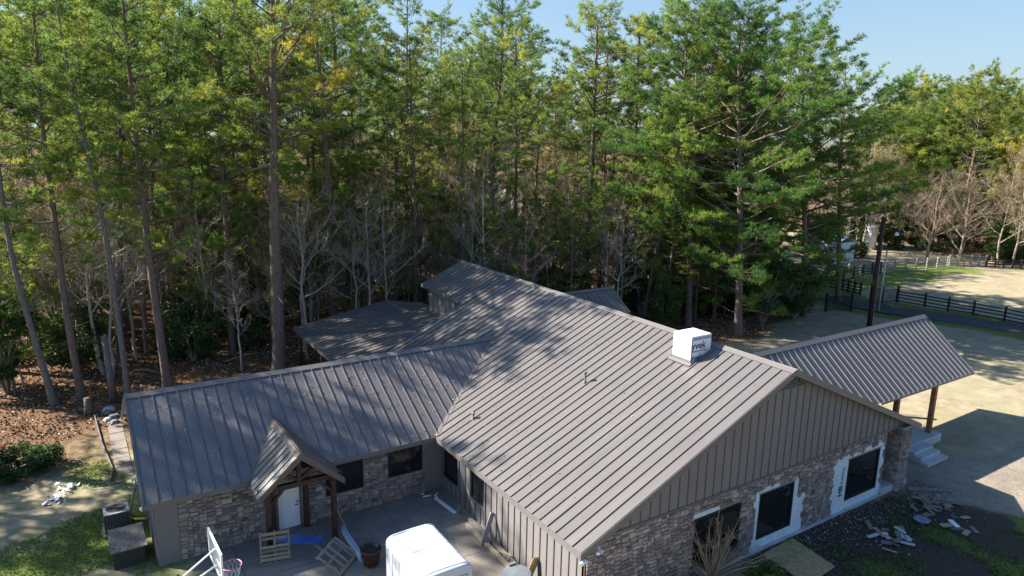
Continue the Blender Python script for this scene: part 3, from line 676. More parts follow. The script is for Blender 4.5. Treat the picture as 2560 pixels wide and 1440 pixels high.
# vent pipes
for (px_,py_,h_) in ((1462,957,.5),(1183,1048,.3),(1336,722,.3)):
    d=ray(px_,py_);n_=np.array([-MS,0,1.]);tt=(EZ-n_@CP)/(n_@d);p=CP+tt*d
    if px_==1336: p[0]=min(p[0],RX-.3)
    z0=EZ+MS*p[0]
    mb=MB().lathe((p[0],p[1],z0-.05),[(.11,0),(.1,.08),(.05,.14),(.05,h_)],10);mb.lathe((p[0],p[1],z0+h_-.05),[(0,.0),(.085,.0),(.085,.06),(0,.07)],10)
    ob('vent_pipe',mb,'greywood' if h_<.4 else 'trim',main,True)
d=ray(592,-0+866)
ob('vent_pipe',MB().lathe((at(977,868,4.9)[0],18.5,3.0),[(.05,0),(.05,.9)],8),'trim',main)
# flood lights and conduit bits
def flood(p,dr):
    mb=MB().box((p[0]-.05,p[1]-.05,p[2]-.05),(p[0]+.05,p[1]+.05,p[2]+.05))
    for s_ in (-1,1): mb.tube([np.array(p)+[0,0,-.02],np.array(p)+np.array(dr)*.2+[s_*.1,0,-.1]],[.04,.075],8)
    ob('flood_light',mb,'white',H)
flood((.12,.05,2.62),(-.3,-.9,0));flood((.95,.25,2.62),(-.2,-.9,0));flood((WX0+.15,11.0,2.62),(-.7,-.7,0));flood((WX0+.15,14,2.4),(-1,0,0));flood((20.95,.1,2.72),(.5,-.5,0))
# porch slab and steps
mb=MB().box((20.9,2.05,-.6),(27.95,8.6,0.)).box((18.75,.25,-.6),(20.9,3.0,-.12))
ob('porch_slab',mb,'newconcrete',H)
for k in range(3): ob('porch_step',MB().box((24.05-.1*k,1.5-.42*k,-.6),(25.92,1.5-.42*k+.55 if k==0 else 1.5-.42*(k-1)-.002,-.03-.15*k-.02)),'newconcrete',H)
ob('foundation_sill',MB().box((LX,GY_-.14,-.6),(18.9,GY_-.02,-.42)),'newconcrete',H)
tag(ob('stoop_boards',MB().beam((20.4,-.1,-.40),(22.2,-1.3,-.44),.2,.1).beam((20.5,.2,-.32),(19.3,.9,-.3),.16,.1),'greywood'),'weathered timber beam lying on the ground beside the stone column','beam')
# ------------------------------------------------------------------ objects in the courtyard and yard
def onmap(o,u,v,n):  # 3 world vectors from local coordinates
    o,u,v,n=[np.asarray(q,float) for q in (o,u,v,n)]
    return lambda a,b,c=0:o+u*a+v*b+n*c
def brd(P,a0,a1,b0,b1,c0,c1):
    return MB().hexa([P(a0,b0,c0),P(a1,b0,c0),P(a1,b1,c0),P(a0,b1,c0)],[P(a0,b0,c1),P(a1,b0,c1),P(a1,b1,c1),P(a0,b1,c1)])
def frame3(BL,BR,TL):
    BL,BR,TL=[np.asarray(q,float) for q in (BL,BR,TL)];u=BR-BL;W=np.linalg.norm(u);u/=W;v=TL-BL;v-=u*(v@u);Hh=np.linalg.norm(v);v/=Hh;n=np.cross(u,v);return BL,u,v,n,W,Hh
# pallet standing by the post
BL,u,v,n,W,Hh=frame3(at(652,1418,-.03),at(727,1405,-.03),at(640,1335,9.2,1))
P=onmap(BL,u,v,n);p=thing('pallet','slatted wooden pallet leaning upright by the entry post, left of the plastic sheet','pallet')
for a in (0,W/2-.03,W-.06): ob('stringer',brd(P,a,a+.06,0,Hh,-.09,-.015),'pallet',p)
for k in range(8):
    b=Hh*(k+.1)/8
    if k in(5,): continue
    ob('slat',brd(P,-.0,W,b,b+.1*(1+.2*(k%2)),-.013,.008),'pallet' if k%3 else 'greywood',p)
for k in range(3): ob('slat',brd(P,0,W,Hh*(k+.2)/3,Hh*(k+.2)/3+.11,-.115,-.093),'greywood',p)
# second pallet, tilted
BL,u,v,n,W,Hh=frame3(at(850,1442,.0),at(893,1388,.05),at(797,1386,.62))
P=onmap(BL,u,v,n);p=thing('pallet','open wooden pallet tipped on its corner beside the flower pot','pallet')
ob('stringer',brd(P,0,W,0,.11,-.04,.04),'pallet',p);ob('stringer',brd(P,0,W,Hh-.11,Hh,-.04,.04),'pallet',p);ob('stringer',brd(P,0,W,Hh*.52,Hh*.52+.1,-.04,.035),'pallet',p)
for a in (0,.3,.52,.8,.93): ob('slat',brd(P,W*a,W*a+.1,0.01,Hh-.01,.045,.07),'pallet',p)
ob('slat',brd(P,W*.3,W*.3+.08,Hh,Hh+.35,.0,.05),'greywood',p)
# white plastic sheet, blue of the shade put into its colour
pts=[(712,1339),(745,1337),(775,1341),(800,1340),(812,1350),(798,1357),(760,1359),(715,1357)]
W3=[at(a,b,.0)*[1,1,0]+[0,0,.01+.03*(i%2)] for i,(a,b) in enumerate(pts)]
for q in W3: q[2]+=cz(q[0],q[1])
mb=MB().slab(W3,.02,(0,0,1));tag(ob('plastic_sheet',mb,simple('shade_blue_sheet',(.10,.2,.62),.4,.5,0,.15,3,.5)),'crumpled white plastic sheet, its blue shade put into the colour, lying in front of the white door','sheet')
a=np.array(at(660,1348,.55));
tag(ob('plastic_wrap',MB().slab([at(676,1347,.75),at(712,1336,.8),at(714,1350,.6),at(676,1362,.5)],.01),M['plastic_sheet'] if 'plastic_sheet' in M else simple('shade_blue_wrap',(.16,.27,.66),.4,.5)),'white plastic scrap, its blue shade put into the colour, caught on the upright pallet','plastic')  # scrap of the same white plastic, shade painted in as blue
# foam boards leaning
BL,u,v,n,W,Hh=frame3(at(908,1411,.02),at(858,1334,.04),at(913,1400,.42))
P=onmap(BL,u,v,n);fb=thing('foam_board','pale blue foam boards propped between the pallet and the flower pot','foam board')
ob('board',brd(P,0,W,0,Hh,0,.05),simple('foam_blue',(.36,.47,.62),.6),fb);ob('board',brd(P,W*.06,W*.97,.02,Hh*.8,-.06,-.02),'wrap',fb)
tag(ob('pole',MB().tube([at(870,1330,.1),at(837,1262,1.5)],.022,6),'newwood'),'slim yellow wooden stick leaning on the right entry post','pole')
# flower pot
c=at(928,1410,0);c[2]=cz(c[0],c[1])
fp=thing('flower_pot','large glazed brown flower pot with soil, near the white trailer','flower pot')
ob('pot',MB().lathe(c,[(.0,0.),(.25,0),(.3,.08),(.37,.42),(.385,.6),(.41,.63),(.41,.69),(.36,.69),(.34,.55),(.0,.52)],28),simple('glazed_clay',(.055,.02,.011),.25,.5,0,.25),fp,True)
ob('soil',MB().lathe(c,[(.0,.57),(.335,.57)],16),simple('pot_soil',(.03,.025,.02),.9),fp)
# trailer
tx0,tx1,ty0,ty1,tz=-4.74,-2.86,2.1,5.05,2.34
tr=thing('cargo_trailer','white enclosed cargo trailer with rounded roof parked in the courtyard','trailer')
prof=[];hw=(tx1-tx0)/2;cxm=(tx0+tx1)/2
for i in range(13):
    a=math.pi*i/12;cc=math.cos(a);sn=math.sin(a);prof.append((cxm-hw*math.copysign(abs(cc)**.35,cc),tz-.30+.30*sn**.8))
mb=MB();ysn=[ty0,ty0+.05,ty0+.16,ty1-.16,ty1-.05,ty1];ins=[.12,.04,0,0,.04,.12];rows=[]
for yv,i_ in zip(ysn,ins):
    row=[(tx0+i_*.3,yv,.45)]+[(cxm+(x-cxm)*(1-i_*.25),yv,z-i_*.5) for x,z in prof]+[(tx1-i_*.3,yv,.45)];rows.append(row)
m_=len(rows[0]);k=0
for r in rows: mb.v+=r
for i in range(len(rows)-1):
    for j in range(m_-1): mb.f.append((i*m_+j,(i+1)*m_+j,(i+1)*m_+j+1,i*m_+j+1))
mb.f.append(tuple(range(m_)));mb.f.append(tuple(range((len(rows)-1)*m_+m_-1,(len(rows)-1)*m_-1,-1)))
trailw=MT('trailer_white',.28,.5);trailw.col((.56,.58,.60));ob('body',mb,trailw.m,tr,True)
o=tr.children[0];o.data.polygons.foreach_set('use_smooth',[True]*(len(mb.f)-2)+[False,False])
mb=MB()
for yv in (ty0+.16,ty1-.16): mb.tube([(x,yv,z+.006) for x,z in prof],.018,6)
mb.tube([(tx0-.005,ty0+.16,tz-.3),(tx0-.005,ty1-.16,tz-.3)],.02,6);mb.tube([(tx1+.005,ty0+.16,tz-.3),(tx1+.005,ty1-.16,tz-.3)],.02,6)
ob('roof_trim',mb,'white',tr)
mb=MB()
for a_ in ((-3.75,-3.05,1.72,1.74),(-3.75,-3.05,1.95,1.97)): mb.box((a_[0],ty0-.012,a_[2]),(a_[1],ty0-.002,a_[3]))
mb.box((-3.75,ty0-.012,1.74),(-3.73,ty0-.002,1.95));mb.box((-3.07,ty0-.012,1.74),(-3.05,ty0-.002,1.95));ob('sticker_frame',mb,'grayink',tr)
for sx in (tx0-.02,tx1+.02):
    w_=ob('wheel',MB().tube([(sx-.1,3.4,.36),(sx+.1,3.4,.36)],.33,20),'frame',tr);ob('rim',MB().tube([(sx-.11,3.4,.36),(sx+.11,3.4,.36)],.18,12),'white',w_)
    ob('fender',MB().box((sx-.16,2.95,.7),(sx+.16,3.85,.74)),'white',tr)
ob('tongue',MB().beam((tx0+.3,ty0,.45),(cxm,ty0-1.2,.45),.08,.1).beam((tx1-.3,ty0,.45),(cxm,ty0-1.2,.45),.08,.1),'frame',tr)
for k in range(4):
    yy=ty0+.55+k*.58;ob('side_seam',MB().box((tx0-.006,yy,.5),(tx0+.01,yy+.02,tz-.36)),'trim',tr)
ob('rub_rail',MB().box((tx0-.02,ty0+.1,.5),(tx0-.002,ty1-.1,.62)),'grayink',tr)
for yy in (ty0+.3,ty1-.3): ob('marker_light',MB().box((tx0-.03,yy-.04,tz-.42),(tx0-.002,yy+.04,tz-.38)),'redink',tr)
for k in range(3):
    yy=ty0+.75+k*.72;ob('roof_seam',MB().tube([(x,yy,z+.002) for x,z in prof],.007,4),'newconcrete',tr)
ob('rear_door',MB().box((tx0+.3,ty0-.008,.5),(tx1-.3,ty0-.001,tz-.45)),trailw.m,tr)
ob('chassis',MB().box((tx0+.1,ty0+.05,.36),(tx1-.1,ty1-.05,.45)),'frame',tr)
# basketball hoop
hp=thing('basketball_hoop','white basketball backboard with pink rim and net in the courtyard corner','basketball hoop')
rc=at(579,1412,2.62);A=at(553,1387,3.12);B=at(520,1318,3.12)
dB=B-A;L=np.linalg.norm(dB);dB/=L;nrm=np.array([dB[1],-dB[0],0])
if nrm@(rc-A)<0: nrm=-nrm
P=onmap(A-[0,0,1.05],dB,(0,0,1),nrm);mb=MB()
for q in ((0,L,.97,1.05),(0,L,0,.08),(0,.08,.08,.97),(L-.08,L,.08,.97)): mb2=brd(P,q[0],q[1],q[2],q[3],-.03,.03);k=len(mb.v);mb.v+=mb2.v;mb.f+=[tuple(i+k for i in f) for f in mb2.f]
ob('backboard_frame',mb,'white',hp);ob('backboard',brd(P,.08,L-.08,.08,.97,-.01,.0),simple('smoked_board',(.2,.22,.25),.15,.5),hp)
a=np.linspace(0,2*math.pi,33);rr=.3
pk=simple('faded_pink_rim',(.55,.2,.26),.5)
ob('rim',MB().tube([(rc[0]+rr*math.cos(t_),rc[1]+rr*math.sin(t_),rc[2]) for t_ in a],.017,6,False),pk,hp)
mb=MB()
for k in range(12):
    for s_ in (1,-1):
        mb.tube([(rc[0]+(rr-.1*q)*math.cos(k*math.pi/6+s_*q*.5),rc[1]+(rr-.1*q)*math.sin(k*math.pi/6+s_*q*.5),rc[2]-.4*q) for q in (0,.33,.66,1)],.006,3,False)
ob('net',mb,'white',hp)
mid=A+dB*L/2-[0,0,.6];pb=mid-nrm*1.15;pb[2]=0
ob('bracket',MB().tube([mid+[0,0,.3],pb+[0,0,2.1]],.03,6).tube([mid-[0,0,.3],pb+[0,0,1.7]],.03,6).tube([mid+nrm*.02-[0,0,.0],rc-nrm*.3],.03,6),'white',hp)
ob('pole',MB().tube([pb,pb+[0,0,2.3]],.05,8).box((pb[0]-.4,pb[1]-.3,-.03),(pb[0]+.4,pb[1]+.3,.15)),'frame',hp)
# AC condenser
ac=thing('air_conditioner','grey outdoor air conditioner unit with round fan grille beside the end wall','air conditioner')
x0,x1,y0,y1=-12.98,-12.08,14.25,15.2
ob('cabinet',MB().box((x0,y0,.05),(x1,y1,.86)),simple('ac_dark',(.045,.05,.055),.5),ac)
mb=MB()
for k in range(9):
    xx=x0+.05+k*.1;mb.box((xx,y0-.012,.1),(xx+.05,y0-.001,.82));yy=y0+.05+k*.1;mb.box((x0-.012,yy,.1),(x0-.001,yy+.04,.82))
ob('side_grille',mb,simple('ac_louvre',(.09,.1,.11),.5),ac)
c=((x0+x1)/2,(y0+y1)/2,.861)
mb=MB().hexa([(x0-.01,y0-.01,.861),(x1+.01,y0-.01,.861),(x1+.01,y1+.01,.861),(x0-.01,y1+.01,.861)],[(x0-.01,y0-.01,.9),(x1+.01,y0-.01,.9),(x1+.01,y1+.01,.9),(x0-.01,y1+.01,.9)])
ob('top_panel',mb,simple('ac_top',(.25,.25,.25),.5),ac)
mb=MB().lathe((c[0],c[1],.903),[(0,0),(.36,0)],24);ob('fan_opening',mb,'frame',ac)
mb=MB()
for r_ in (.12,.2,.28,.37): mb.tube([(c[0]+r_*math.cos(t_),c[1]+r_*math.sin(t_),.925) for t_ in np.linspace(0,2*math.pi,25)],.008,3,False)
for k in range(3): mb.hexa(*[[(c[0],c[1],z_),(c[0]+.3*math.cos(k*2.1),c[1]+.3*math.sin(k*2.1),z_),(c[0]+.3*math.cos(k*2.1+.35),c[1]+.3*math.sin(k*2.1+.35),z_),(c[0]+.01,c[1]+.01,z_)] for z_ in (.906,.912)])
ob('fan_grille',mb,'ac' if 'ac' in M else simple('grille_grey',(.12,.12,.12),.4),ac)
ob('pad',MB().box((x0-.1,y0-.1,-.05),(x1+.1,y1+.1,.05)),'concrete',ac)
# wooden well house / box
bx_=thing('storage_box','dark wooden box with weathered plywood lid beside the grey air conditioner','box')
ob('box_body',MB().box((-12.85,11.6,-.06),(-11.8,13.1,.68)),simple('box_dark',(.035,.035,.032),.8),bx_)
mt=MT('camo_lid',.8,.2);n_=mt.noise(2.4,5,mt.pos((2,.8,1),'World'),.7,2.5);mt.col(mt.ramp(n_,[(.4,(.09,.075,.06)),(.5,(.26,.23,.19)),(.62,(.12,.10,.08))]))
ob('lid',MB().hexa([(-12.95,11.5,.68),(-11.7,11.5,.68),(-11.72,13.25,.72),(-12.92,13.25,.72)],[(-12.95,11.5,.73),(-11.7,11.5,.73),(-11.72,13.25,.77),(-12.92,13.25,.77)]),mt.m,bx_)
# boards leaning on the end wall
for k,(yb,yt,lab) in enumerate(((15.2,15.6,'longest grey board leaning on the end wall behind the air conditioner'),(15.6,15.75,'shorter grey board leaning on the end wall behind the longest one'))):
    tag(ob('leaning_board',MB().beam((-12.1,yb,0),(-11.5,yt+.2,2.1-.5*k),.18,.04,(1,0,0)),'greywood'),lab,'board')
# white plastic scrap on the lawn
pts=[(120,1257),(135,1243),(153,1232),(150,1216),(168,1207),(184,1209),(181,1222),(172,1236),(155,1246),(135,1260)]
mb=MB();rg=random.Random(5);ctr=[at(a,b,.0) for a,b in ((128,1254),(142,1244),(154,1236),(164,1226),(170,1215),(178,1212),(160,1214))]
for q in ctr:
    for k in range(7):
        s_=.22;b=np.array([q[0]+rg.uniform(-s_,s_),q[1]+rg.uniform(-s_,s_),-.03]);mb.quad(*[b+[rg.uniform(-.25,.25),rg.uniform(-.25,.25),rg.uniform(.0,.14)] for _ in range(3)])
tag(ob('plastic_scrap',mb,'white'),'crumpled white plastic scrap lying on the left lawn','plastic')
# hose
pts=[(330,1205),(300,1213),(262,1221),(232,1222),(218,1217),(222,1210),(245,1205),(278,1206),(305,1203)]
W3=np.array([at(a,b,-.02) for a,b in pts]);tt=np.linspace(0,len(pts)-1,50);W3=np.array([np.interp(tt,range(len(pts)),W3[:,i]) for i in range(3)]).T
for _ in range(3): W3[1:-1]=(W3[:-2]+2*W3[1:-1]+W3[2:])/4
W3[:,2]=-.02;tag(ob('garden_hose',MB().tube(W3,.018,5),simple('hose_white',(.5,.55,.52),.4)),'pale garden hose looped on the lawn near the end wall','hose')
# lawn edging + paver path
E1=[at(236,1038,0),at(255,1110,0),at(283,1176,0),at(274,1205,0)];mb=MB()
for a,b in zip(E1[:-1],E1[1:]):
    mb.beam(a*[1,1,0]+[0,0,-.02],b*[1,1,0]+[0,0,-.02],.06,.18)
tag(ob('garden_edging',mb,'greywood'),'thin weathered edging strip along the left lawn','edging')
mb=MB();yy=19.5;k=0
pv=thing('paver_path','pale concrete paver path beside the end wall','path')
for i in range(7):
    y0_=19.6+i*1.15;ob('paver',MB().box((-12.25,y0_,-.12),(-11.55,y0_+1.1,-.025+.01*(i%2))),'concrete',pv)
# rocks and rubbish pile behind the wing corner
rk=thing('rock_pile','pile of pale rocks and scrap behind the wing corner','rocks');rg=random.Random(9)
for k in range(7):
    c=at(268+rg.uniform(0,26),1020+k*6,.0);s_=rg.uniform(.18,.38)
    mb=MB().lathe((c[0],c[1],-.08),[(0,s_*.9),(s_*.6,s_*.8),(s_,s_*.4),(s_*.9,0)],6);ob('rock',mb,'newconcrete' if k%2 else 'greywood',rk)
# dead trunk post + stump
c=at(284,1004,0)
tag(ob('snag',MB().tube([(c[0],c[1],-.1),(c[0]-.05,c[1],2),(c[0]-.12,c[1]+.05,4.15)],[.21,.185,.17],12),'barkmid',None,True),'bare broken-off grey trunk standing by the wing corner','dead tree')
c=at(222,1034,0)
tag(ob('stump',MB().tube([(c[0],c[1],-.1),(c[0],c[1],.35),(c[0]+.02,c[1],.95)],[.27,.21,.2],10),'bark',None,True),'short dark stump at the end of the lawn edging','stump')
# along the side wall
for k,(x,y0_,y1_,wd,lab) in enumerate(((.28,3.2,7.9,.2,'long pale plank lying against the side wall'),(-.02,3.0,7.6,.18,'outer long pale plank lying parallel to the side wall'),(.0,8.6,8.62,.1,''))):
    if not lab: continue
    z0=cz(x,y1_)-.0;z1=cz(x,y0_);tag(ob('plank',MB().beam((x,y1_,z0+.05),(x+.05,y0_,z1+.05),wd,.08),'newwood' if k else 'greywood'),lab,'plank')
a=at(1088,1247,.02);b=at(1138,1285,-.03)
tag(ob('gutter_piece',MB().beam(a+[0,0,.05],b+[0,0,.05],.14,.07),'white'),'white gutter length lying at the inner corner of the courtyard','gutter')
tag(ob('leaning_board',MB().beam(at(1206,1362,-.12),(.5,6.35,1.0),.22,.04,(0,1,0)),simple('grey_trim_board',(.24,.25,.27),.6)),'grey trim board leaning on the side wall under the second window','board')
tag(ob('leaning_board',MB().beam(at(1150,1285,-.03),(.5,8.75,.75),.14,.04,(0,1,0)),'greywood'),'short grey board leaning between the two side windows','board')
tag(ob('leaning_board',MB().beam((.2,3.3,-.15),(.52,3.15,.75),.34,.02,(0,1,0)),'osb'),'yellow chipboard scrap leaning on the side wall','board')
c=at(1292,1432,.35);z0=cz(c[0],c[1])
tk=thing('metal_tub','round galvanised tub with a lid next to the side wall','tub')
gal=simple('galvanised',(.22,.25,.28),.35,.5,.4,.1)
ob('tub',MB().lathe((c[0],c[1],z0),[(.0,0),(.5,0),(.53,.5),(.55,.52),(.53,.54)],28),gal,tk,True);ob('lid',MB().lathe((c[0],c[1],z0),[(.54,.545),(.3,.60),(.0,.62)],28),gal,tk,True)
ob('handle',MB().box((c[0]-.05,c[1]+.44,z0+.56),(c[0]+.25,c[1]+.56,z0+.64)),gal,tk)
rb_=thing('rubble','small heap of stone offcuts on the planks by the side wall','rubble');rg=random.Random(3)
for k in range(16):
    x=rg.uniform(.0,.42);y=rg.uniform(3.4,6.6);z0=cz(x,y)+.09;s_=rg.uniform(.05,.12)
    ob('stone_chip',MB().beam((x,y,z0),(x+rg.uniform(-.1,.1),y+s_*2,z0+.03),s_,.05),'stone',rb_)
rb_=thing('rubble','scraps of pale trim in the inner courtyard corner','rubble')
for k in range(10):
    c=at(rg.uniform(1040,1100),rg.uniform(1228,1245),.03);ob('scrap',MB().beam(c,c+[rg.uniform(-.4,.4),rg.uniform(-.2,.2),.06],.08,.04),'greywood' if k%2 else 'white',rb_)
# chipboard sheet at the front
q=[at(1982,1345,-.43),at(2088,1416,-.43),at(2020,1462,-.43),at(1905,1385,-.43)]
tag(ob('chipboard_sheet',MB().slab([q[0],q[1],q[2],q[3]],.02,(0,0,1)),'osb'),'tan chipboard sheet lying on the ground under the middle front window','board')
# debris piles
def debris(pxs,label,n,seed,mats):
    t_=thing('debris_pile',label,'debris');rg=random.Random(seed);c0=at(*pxs[:2],-.48);rx,ry=pxs[2:4]
    for k in range(n):
        c=c0+[rg.gauss(0,rx),rg.gauss(0,ry),0];c[2]=-.47+.02*k*.6*math.exp(-((c-c0)[0]**2+(c-c0)[1]**2)*.8);an=rg.uniform(0,math.pi);L=rg.uniform(.2,.6)
        dd=np.array([math.cos(an)*L,math.sin(an)*L,rg.uniform(-.06,.12)]);ob('board_scrap',MB().beam(c,c+dd,rg.uniform(.1,.26),.03),mats[k%len(mats)],t_)
debris((2335,1280,.9,.75),'heap of brown and grey board scraps right of the front bed',34,21,['pallet','greywood','newwood','greywood'])
debris((2238,1352,.45,.4),'small heap of pale board scraps in the middle of the front bed',22,22,['newconcrete','greywood','pallet','newconcrete'])
for (a,b,lab) in (((2375,1300),(2395,1318),'white trim offcut beside the larger board heap'),):
    tag(ob('offcut',MB().beam(at(*a,-.42),at(*b,-.42),.2,.06),'white'),lab,'offcut')
c=at(2303,1306,-.4);tag(ob('bird_bath',MB().lathe((c[0],c[1],-.5),[(.1,0),(.07,.15),(.3,.2),(.34,.26),(.31,.26),(.0,.21)],24),simple('bluish_bowl',(.14,.16,.24),.3),None,True),'shallow blue-grey bowl standing in the front bed','bird bath')
# blue and white rubbish by the column
rb_=thing('rubbish_bag','crumpled blue and white plastic bag on the slab behind the stone column','bag')
mb=MB();rg=random.Random(4)
for k in range(30):
    b=np.array([19.6+rg.uniform(-.3,.3),1.9+rg.uniform(-.3,.3),-.1]);mb.quad(*[b+[rg.uniform(-.2,.2),rg.uniform(-.2,.2),rg.uniform(0,.4)] for _ in range(3)])
ob('bag',mb,'white',rb_);mb=MB()
for k in range(14):
    b=np.array([19.6+rg.uniform(-.3,.3),1.85+rg.uniform(-.3,.3),-.05]);mb.quad(*[b+[rg.uniform(-.2,.2),rg.uniform(-.2,.2),rg.uniform(0,.4)] for _ in range(3)])
ob('print',mb,simple('blue_print',(.03,.08,.4),.5),rb_)
# ------------------------------------------------------------------ pole, fences, gate
c=at(2172,822,-.5);top=at(2190,548,0);
def vert_top(base,py):   # height above base whose projection is at row py
    z=base[2]
    for _ in range(60):
        if proj((base[0],base[1],z))[1]<py: break
        z+=.25
    return z
zt_=vert_top(c,548)
up=thing('utility_pole','dark wooden utility pole standing beside the drive','utility pole')
ob('pole',MB().tube([(c[0],c[1],-.6),(c[0],c[1],zt_*.5),(c[0]+.02,c[1],zt_)],[.24,.2,.16],10),simple('creosote',(.05,.03,.025),.8,.2,0,.3),up,True)
ob('conduit',MB().tube([(c[0]+.24,c[1]-.1,-.5),(c[0]+.2,c[1]-.08,zt_*.8)],.05,6),simple('grey_pipe',(.3,.31,.33),.5),up)
ob('lamp_arm',MB().tube([(c[0],c[1],zt_*.86),(c[0]+.7,c[1]-.8,zt_*.88)],.035,6),'frame',up)
ob('lamp',MB().lathe((c[0]+.8,c[1]-.92,zt_*.84),[(0,0),(.2,.03),(.15,.2),(.06,.3)],12),'white',up)
c2=at(2196,779,-.5);zt2=vert_top(c2,632)
tag(ob('pipe_post',MB().tube([(c2[0],c2[1],-.5),(c2[0]+.1,c2[1],zt2)],.09,8),simple('pale_pipe',(.5,.52,.55),.5),None,True),'pale metal pipe standing right beside the dark utility pole','pipe')
blk=simple('black_fence_paint',(.022,.022,.026),.6,.3,0,.3)
gry=wood('grey_fence_wood',(.22,.21,.20),(.42,.40,.38))
def fence(pts,label,rails,h,mat,post_ext=.15,pw=.16,sag=True):
    f=thing('board_fence',label,'fence')
    P=[np.array([p[0],p[1],float(gz(p[0],p[1]))]) for p in pts]
    for i,p in enumerate(P): ob('post',MB().box((p[0]-pw/2,p[1]-pw/2,p[2]-.1),(p[0]+pw/2,p[1]+pw/2,p[2]+h+post_ext)),mat,f)
    for a,b in zip(P[:-1],P[1:]):
        for k in range(rails):
            zz=h*(k+.55)/rails+ .0;ob('rail',MB().beam(a+[0,0,zz+R_.uniform(-.03,.03)],b+[0,0,zz+R_.uniform(-.03,.03)],.035,.115),mat,f)
    return f
def span(a,b,n): return [a+(b-a)*i/n for i in range(n+1)]
N=[at(2202,759,-.5),at(2242,755,-.5),at(2311,767,-.5),at(2369,778,-.5),at(2432,788,-.5),at(2510,803,-.5),at(2590,820,-.5),at(2680,840,-.5)]
fence(N[1:],'near black board fence along the drive with four rails',4,1.35,blk)
fence(span(at(2150,738,-.5),at(2062,716,-.5),6),'black board fence running left of the drive gate under the trees',4,1.35,blk)
fence(span(at(2108,702,-.5),at(2180,686,-.5),3)+[at(2200,684,-.5)],'dark board fence in the shade left of the paddock',4,1.4,blk)
fence(span(at(2120,690,-.5),at(2367,669,-.5),9),'grey board fence at the back of the paddock, shaded by trees',4,1.5,gry,.1)
fence(span(at(2372,666,-.5),at(2463,667,-.5),5),'pale grey wooden fence panels at the far end of the paddock',6,1.6,gry,.05)
fence(span(at(2465,668,-.5),at(2640,678,-.5),8),'far black board fence right of the pale panels',4,1.3,blk,.05)
def iron(a,b,label,h,n):
    g=thing('iron_gate',label,'gate');a=np.array(a);b=np.array(b)
    for q in (a,b): ob('gate_post',MB().box((q[0]-.1,q[1]-.1,-.6),(q[0]+.1,q[1]+.1,-.5+h+.25)),blk,g)
    for zz in (.15,h-.1): ob('rail',MB().beam(a+[0,0,zz],b+[0,0,zz],.04,.05),blk,g)
    for i in range(1,n): q=a+(b-a)*i/n;ob('bar',MB().box((q[0]-.018,q[1]-.018,-.42),(q[0]+.018,q[1]+.018,-.5+h)),blk,g)
iron(at(2064,778,-.5),at(2127,777,-.5),'open black iron gate leaf left of the drive',1.6,22)
iron(at(2176,752,-.5),at(2201,759,-.5),'black iron gate leaf right of the drive',1.6,12)
iron(N[0],N[1],'short black iron panel joining the gate to the board fence',1.5,10)
# white shed and tank glimpsed between the trees
c=at(2172,622,-.5);tag(ob('water_tank',MB().lathe((c[0],c[1],-.5),[(0,0),(.95,0),(.95,3.6),(.8,3.9),(0,4.05)],20),'white',None,True),'pale blue-white upright tank behind the utility pole','tank')
c=at(2082,655,-.5);sh=thing('shed','white metal shed glimpsed between the trees left of the paddock','shed')
ob('walls',MB().box((c[0]-1.5,c[1]-1.2,-.5),(c[0]+3,c[1]+1.2,2.4)),'wrap',sh);ob('roof',MB().slab([(c[0]-1.7,c[1]-1.4,2.35),(c[0]+.75,c[1]-1.4,3.3),(c[0]+.75,c[1]+1.4,3.3),(c[0]-1.7,c[1]+1.4,2.35)],.08).slab([(c[0]+.75,c[1]-1.4,3.3),(c[0]+3.2,c[1]-1.4,2.35),(c[0]+3.2,c[1]+1.4,2.35),(c[0]+.75,c[1]+1.4,3.3)],.08),'white',sh)
ob('door',MB().box((c[0]-1.55,c[1]-.6,-.5),(c[0]-1.5,c[1]+.6,1.7)),'greywood',sh)
# ------------------------------------------------------------------ vegetation
def tubes(list_,name,smooth=True):
    """list of (P (m,3), r (m,), sides) -> one mesh"""
    VV=[];FF=[];k=0
    for P,r,n in list_:
        P=np.asarray(P,float);m=len(P);T=np.gradient(P,axis=0);T/=np.linalg.norm(T,axis=1)[:,None]+1e-9
        u=np.array([.9,.3,.1]) if abs(T[0][2])>.7 else np.array([.05,.1,1.])
        X=np.cross(T,u);X/=np.linalg.norm(X,axis=1)[:,None]+1e-9;Y=np.cross(T,X);a=np.arange(n)*2*math.pi/n
        VV.append((P[:,None,:]+np.asarray(r)[:,None,None]*(np.cos(a)[None,:,None]*X[:,None,:]+np.sin(a)[None,:,None]*Y[:,None,:])).reshape(-1,3))
        i=np.arange(m-1)[:,None]*n;j=np.arange(n)[None,:];q=(j+1)%n
        FF.append(np.stack([i+j,i+q,i+n+q,i+n+j],-1).reshape(-1,4)+k);k+=m*n
    me=rawmesh(name,np.concatenate(VV),np.concatenate(FF),4)
    if smooth: me.polygons.foreach_set('use_smooth',[True]*len(me.polygons))
    return me
def unit(v): return v/(np.linalg.norm(v,axis=-1,keepdims=True)+1e-9)
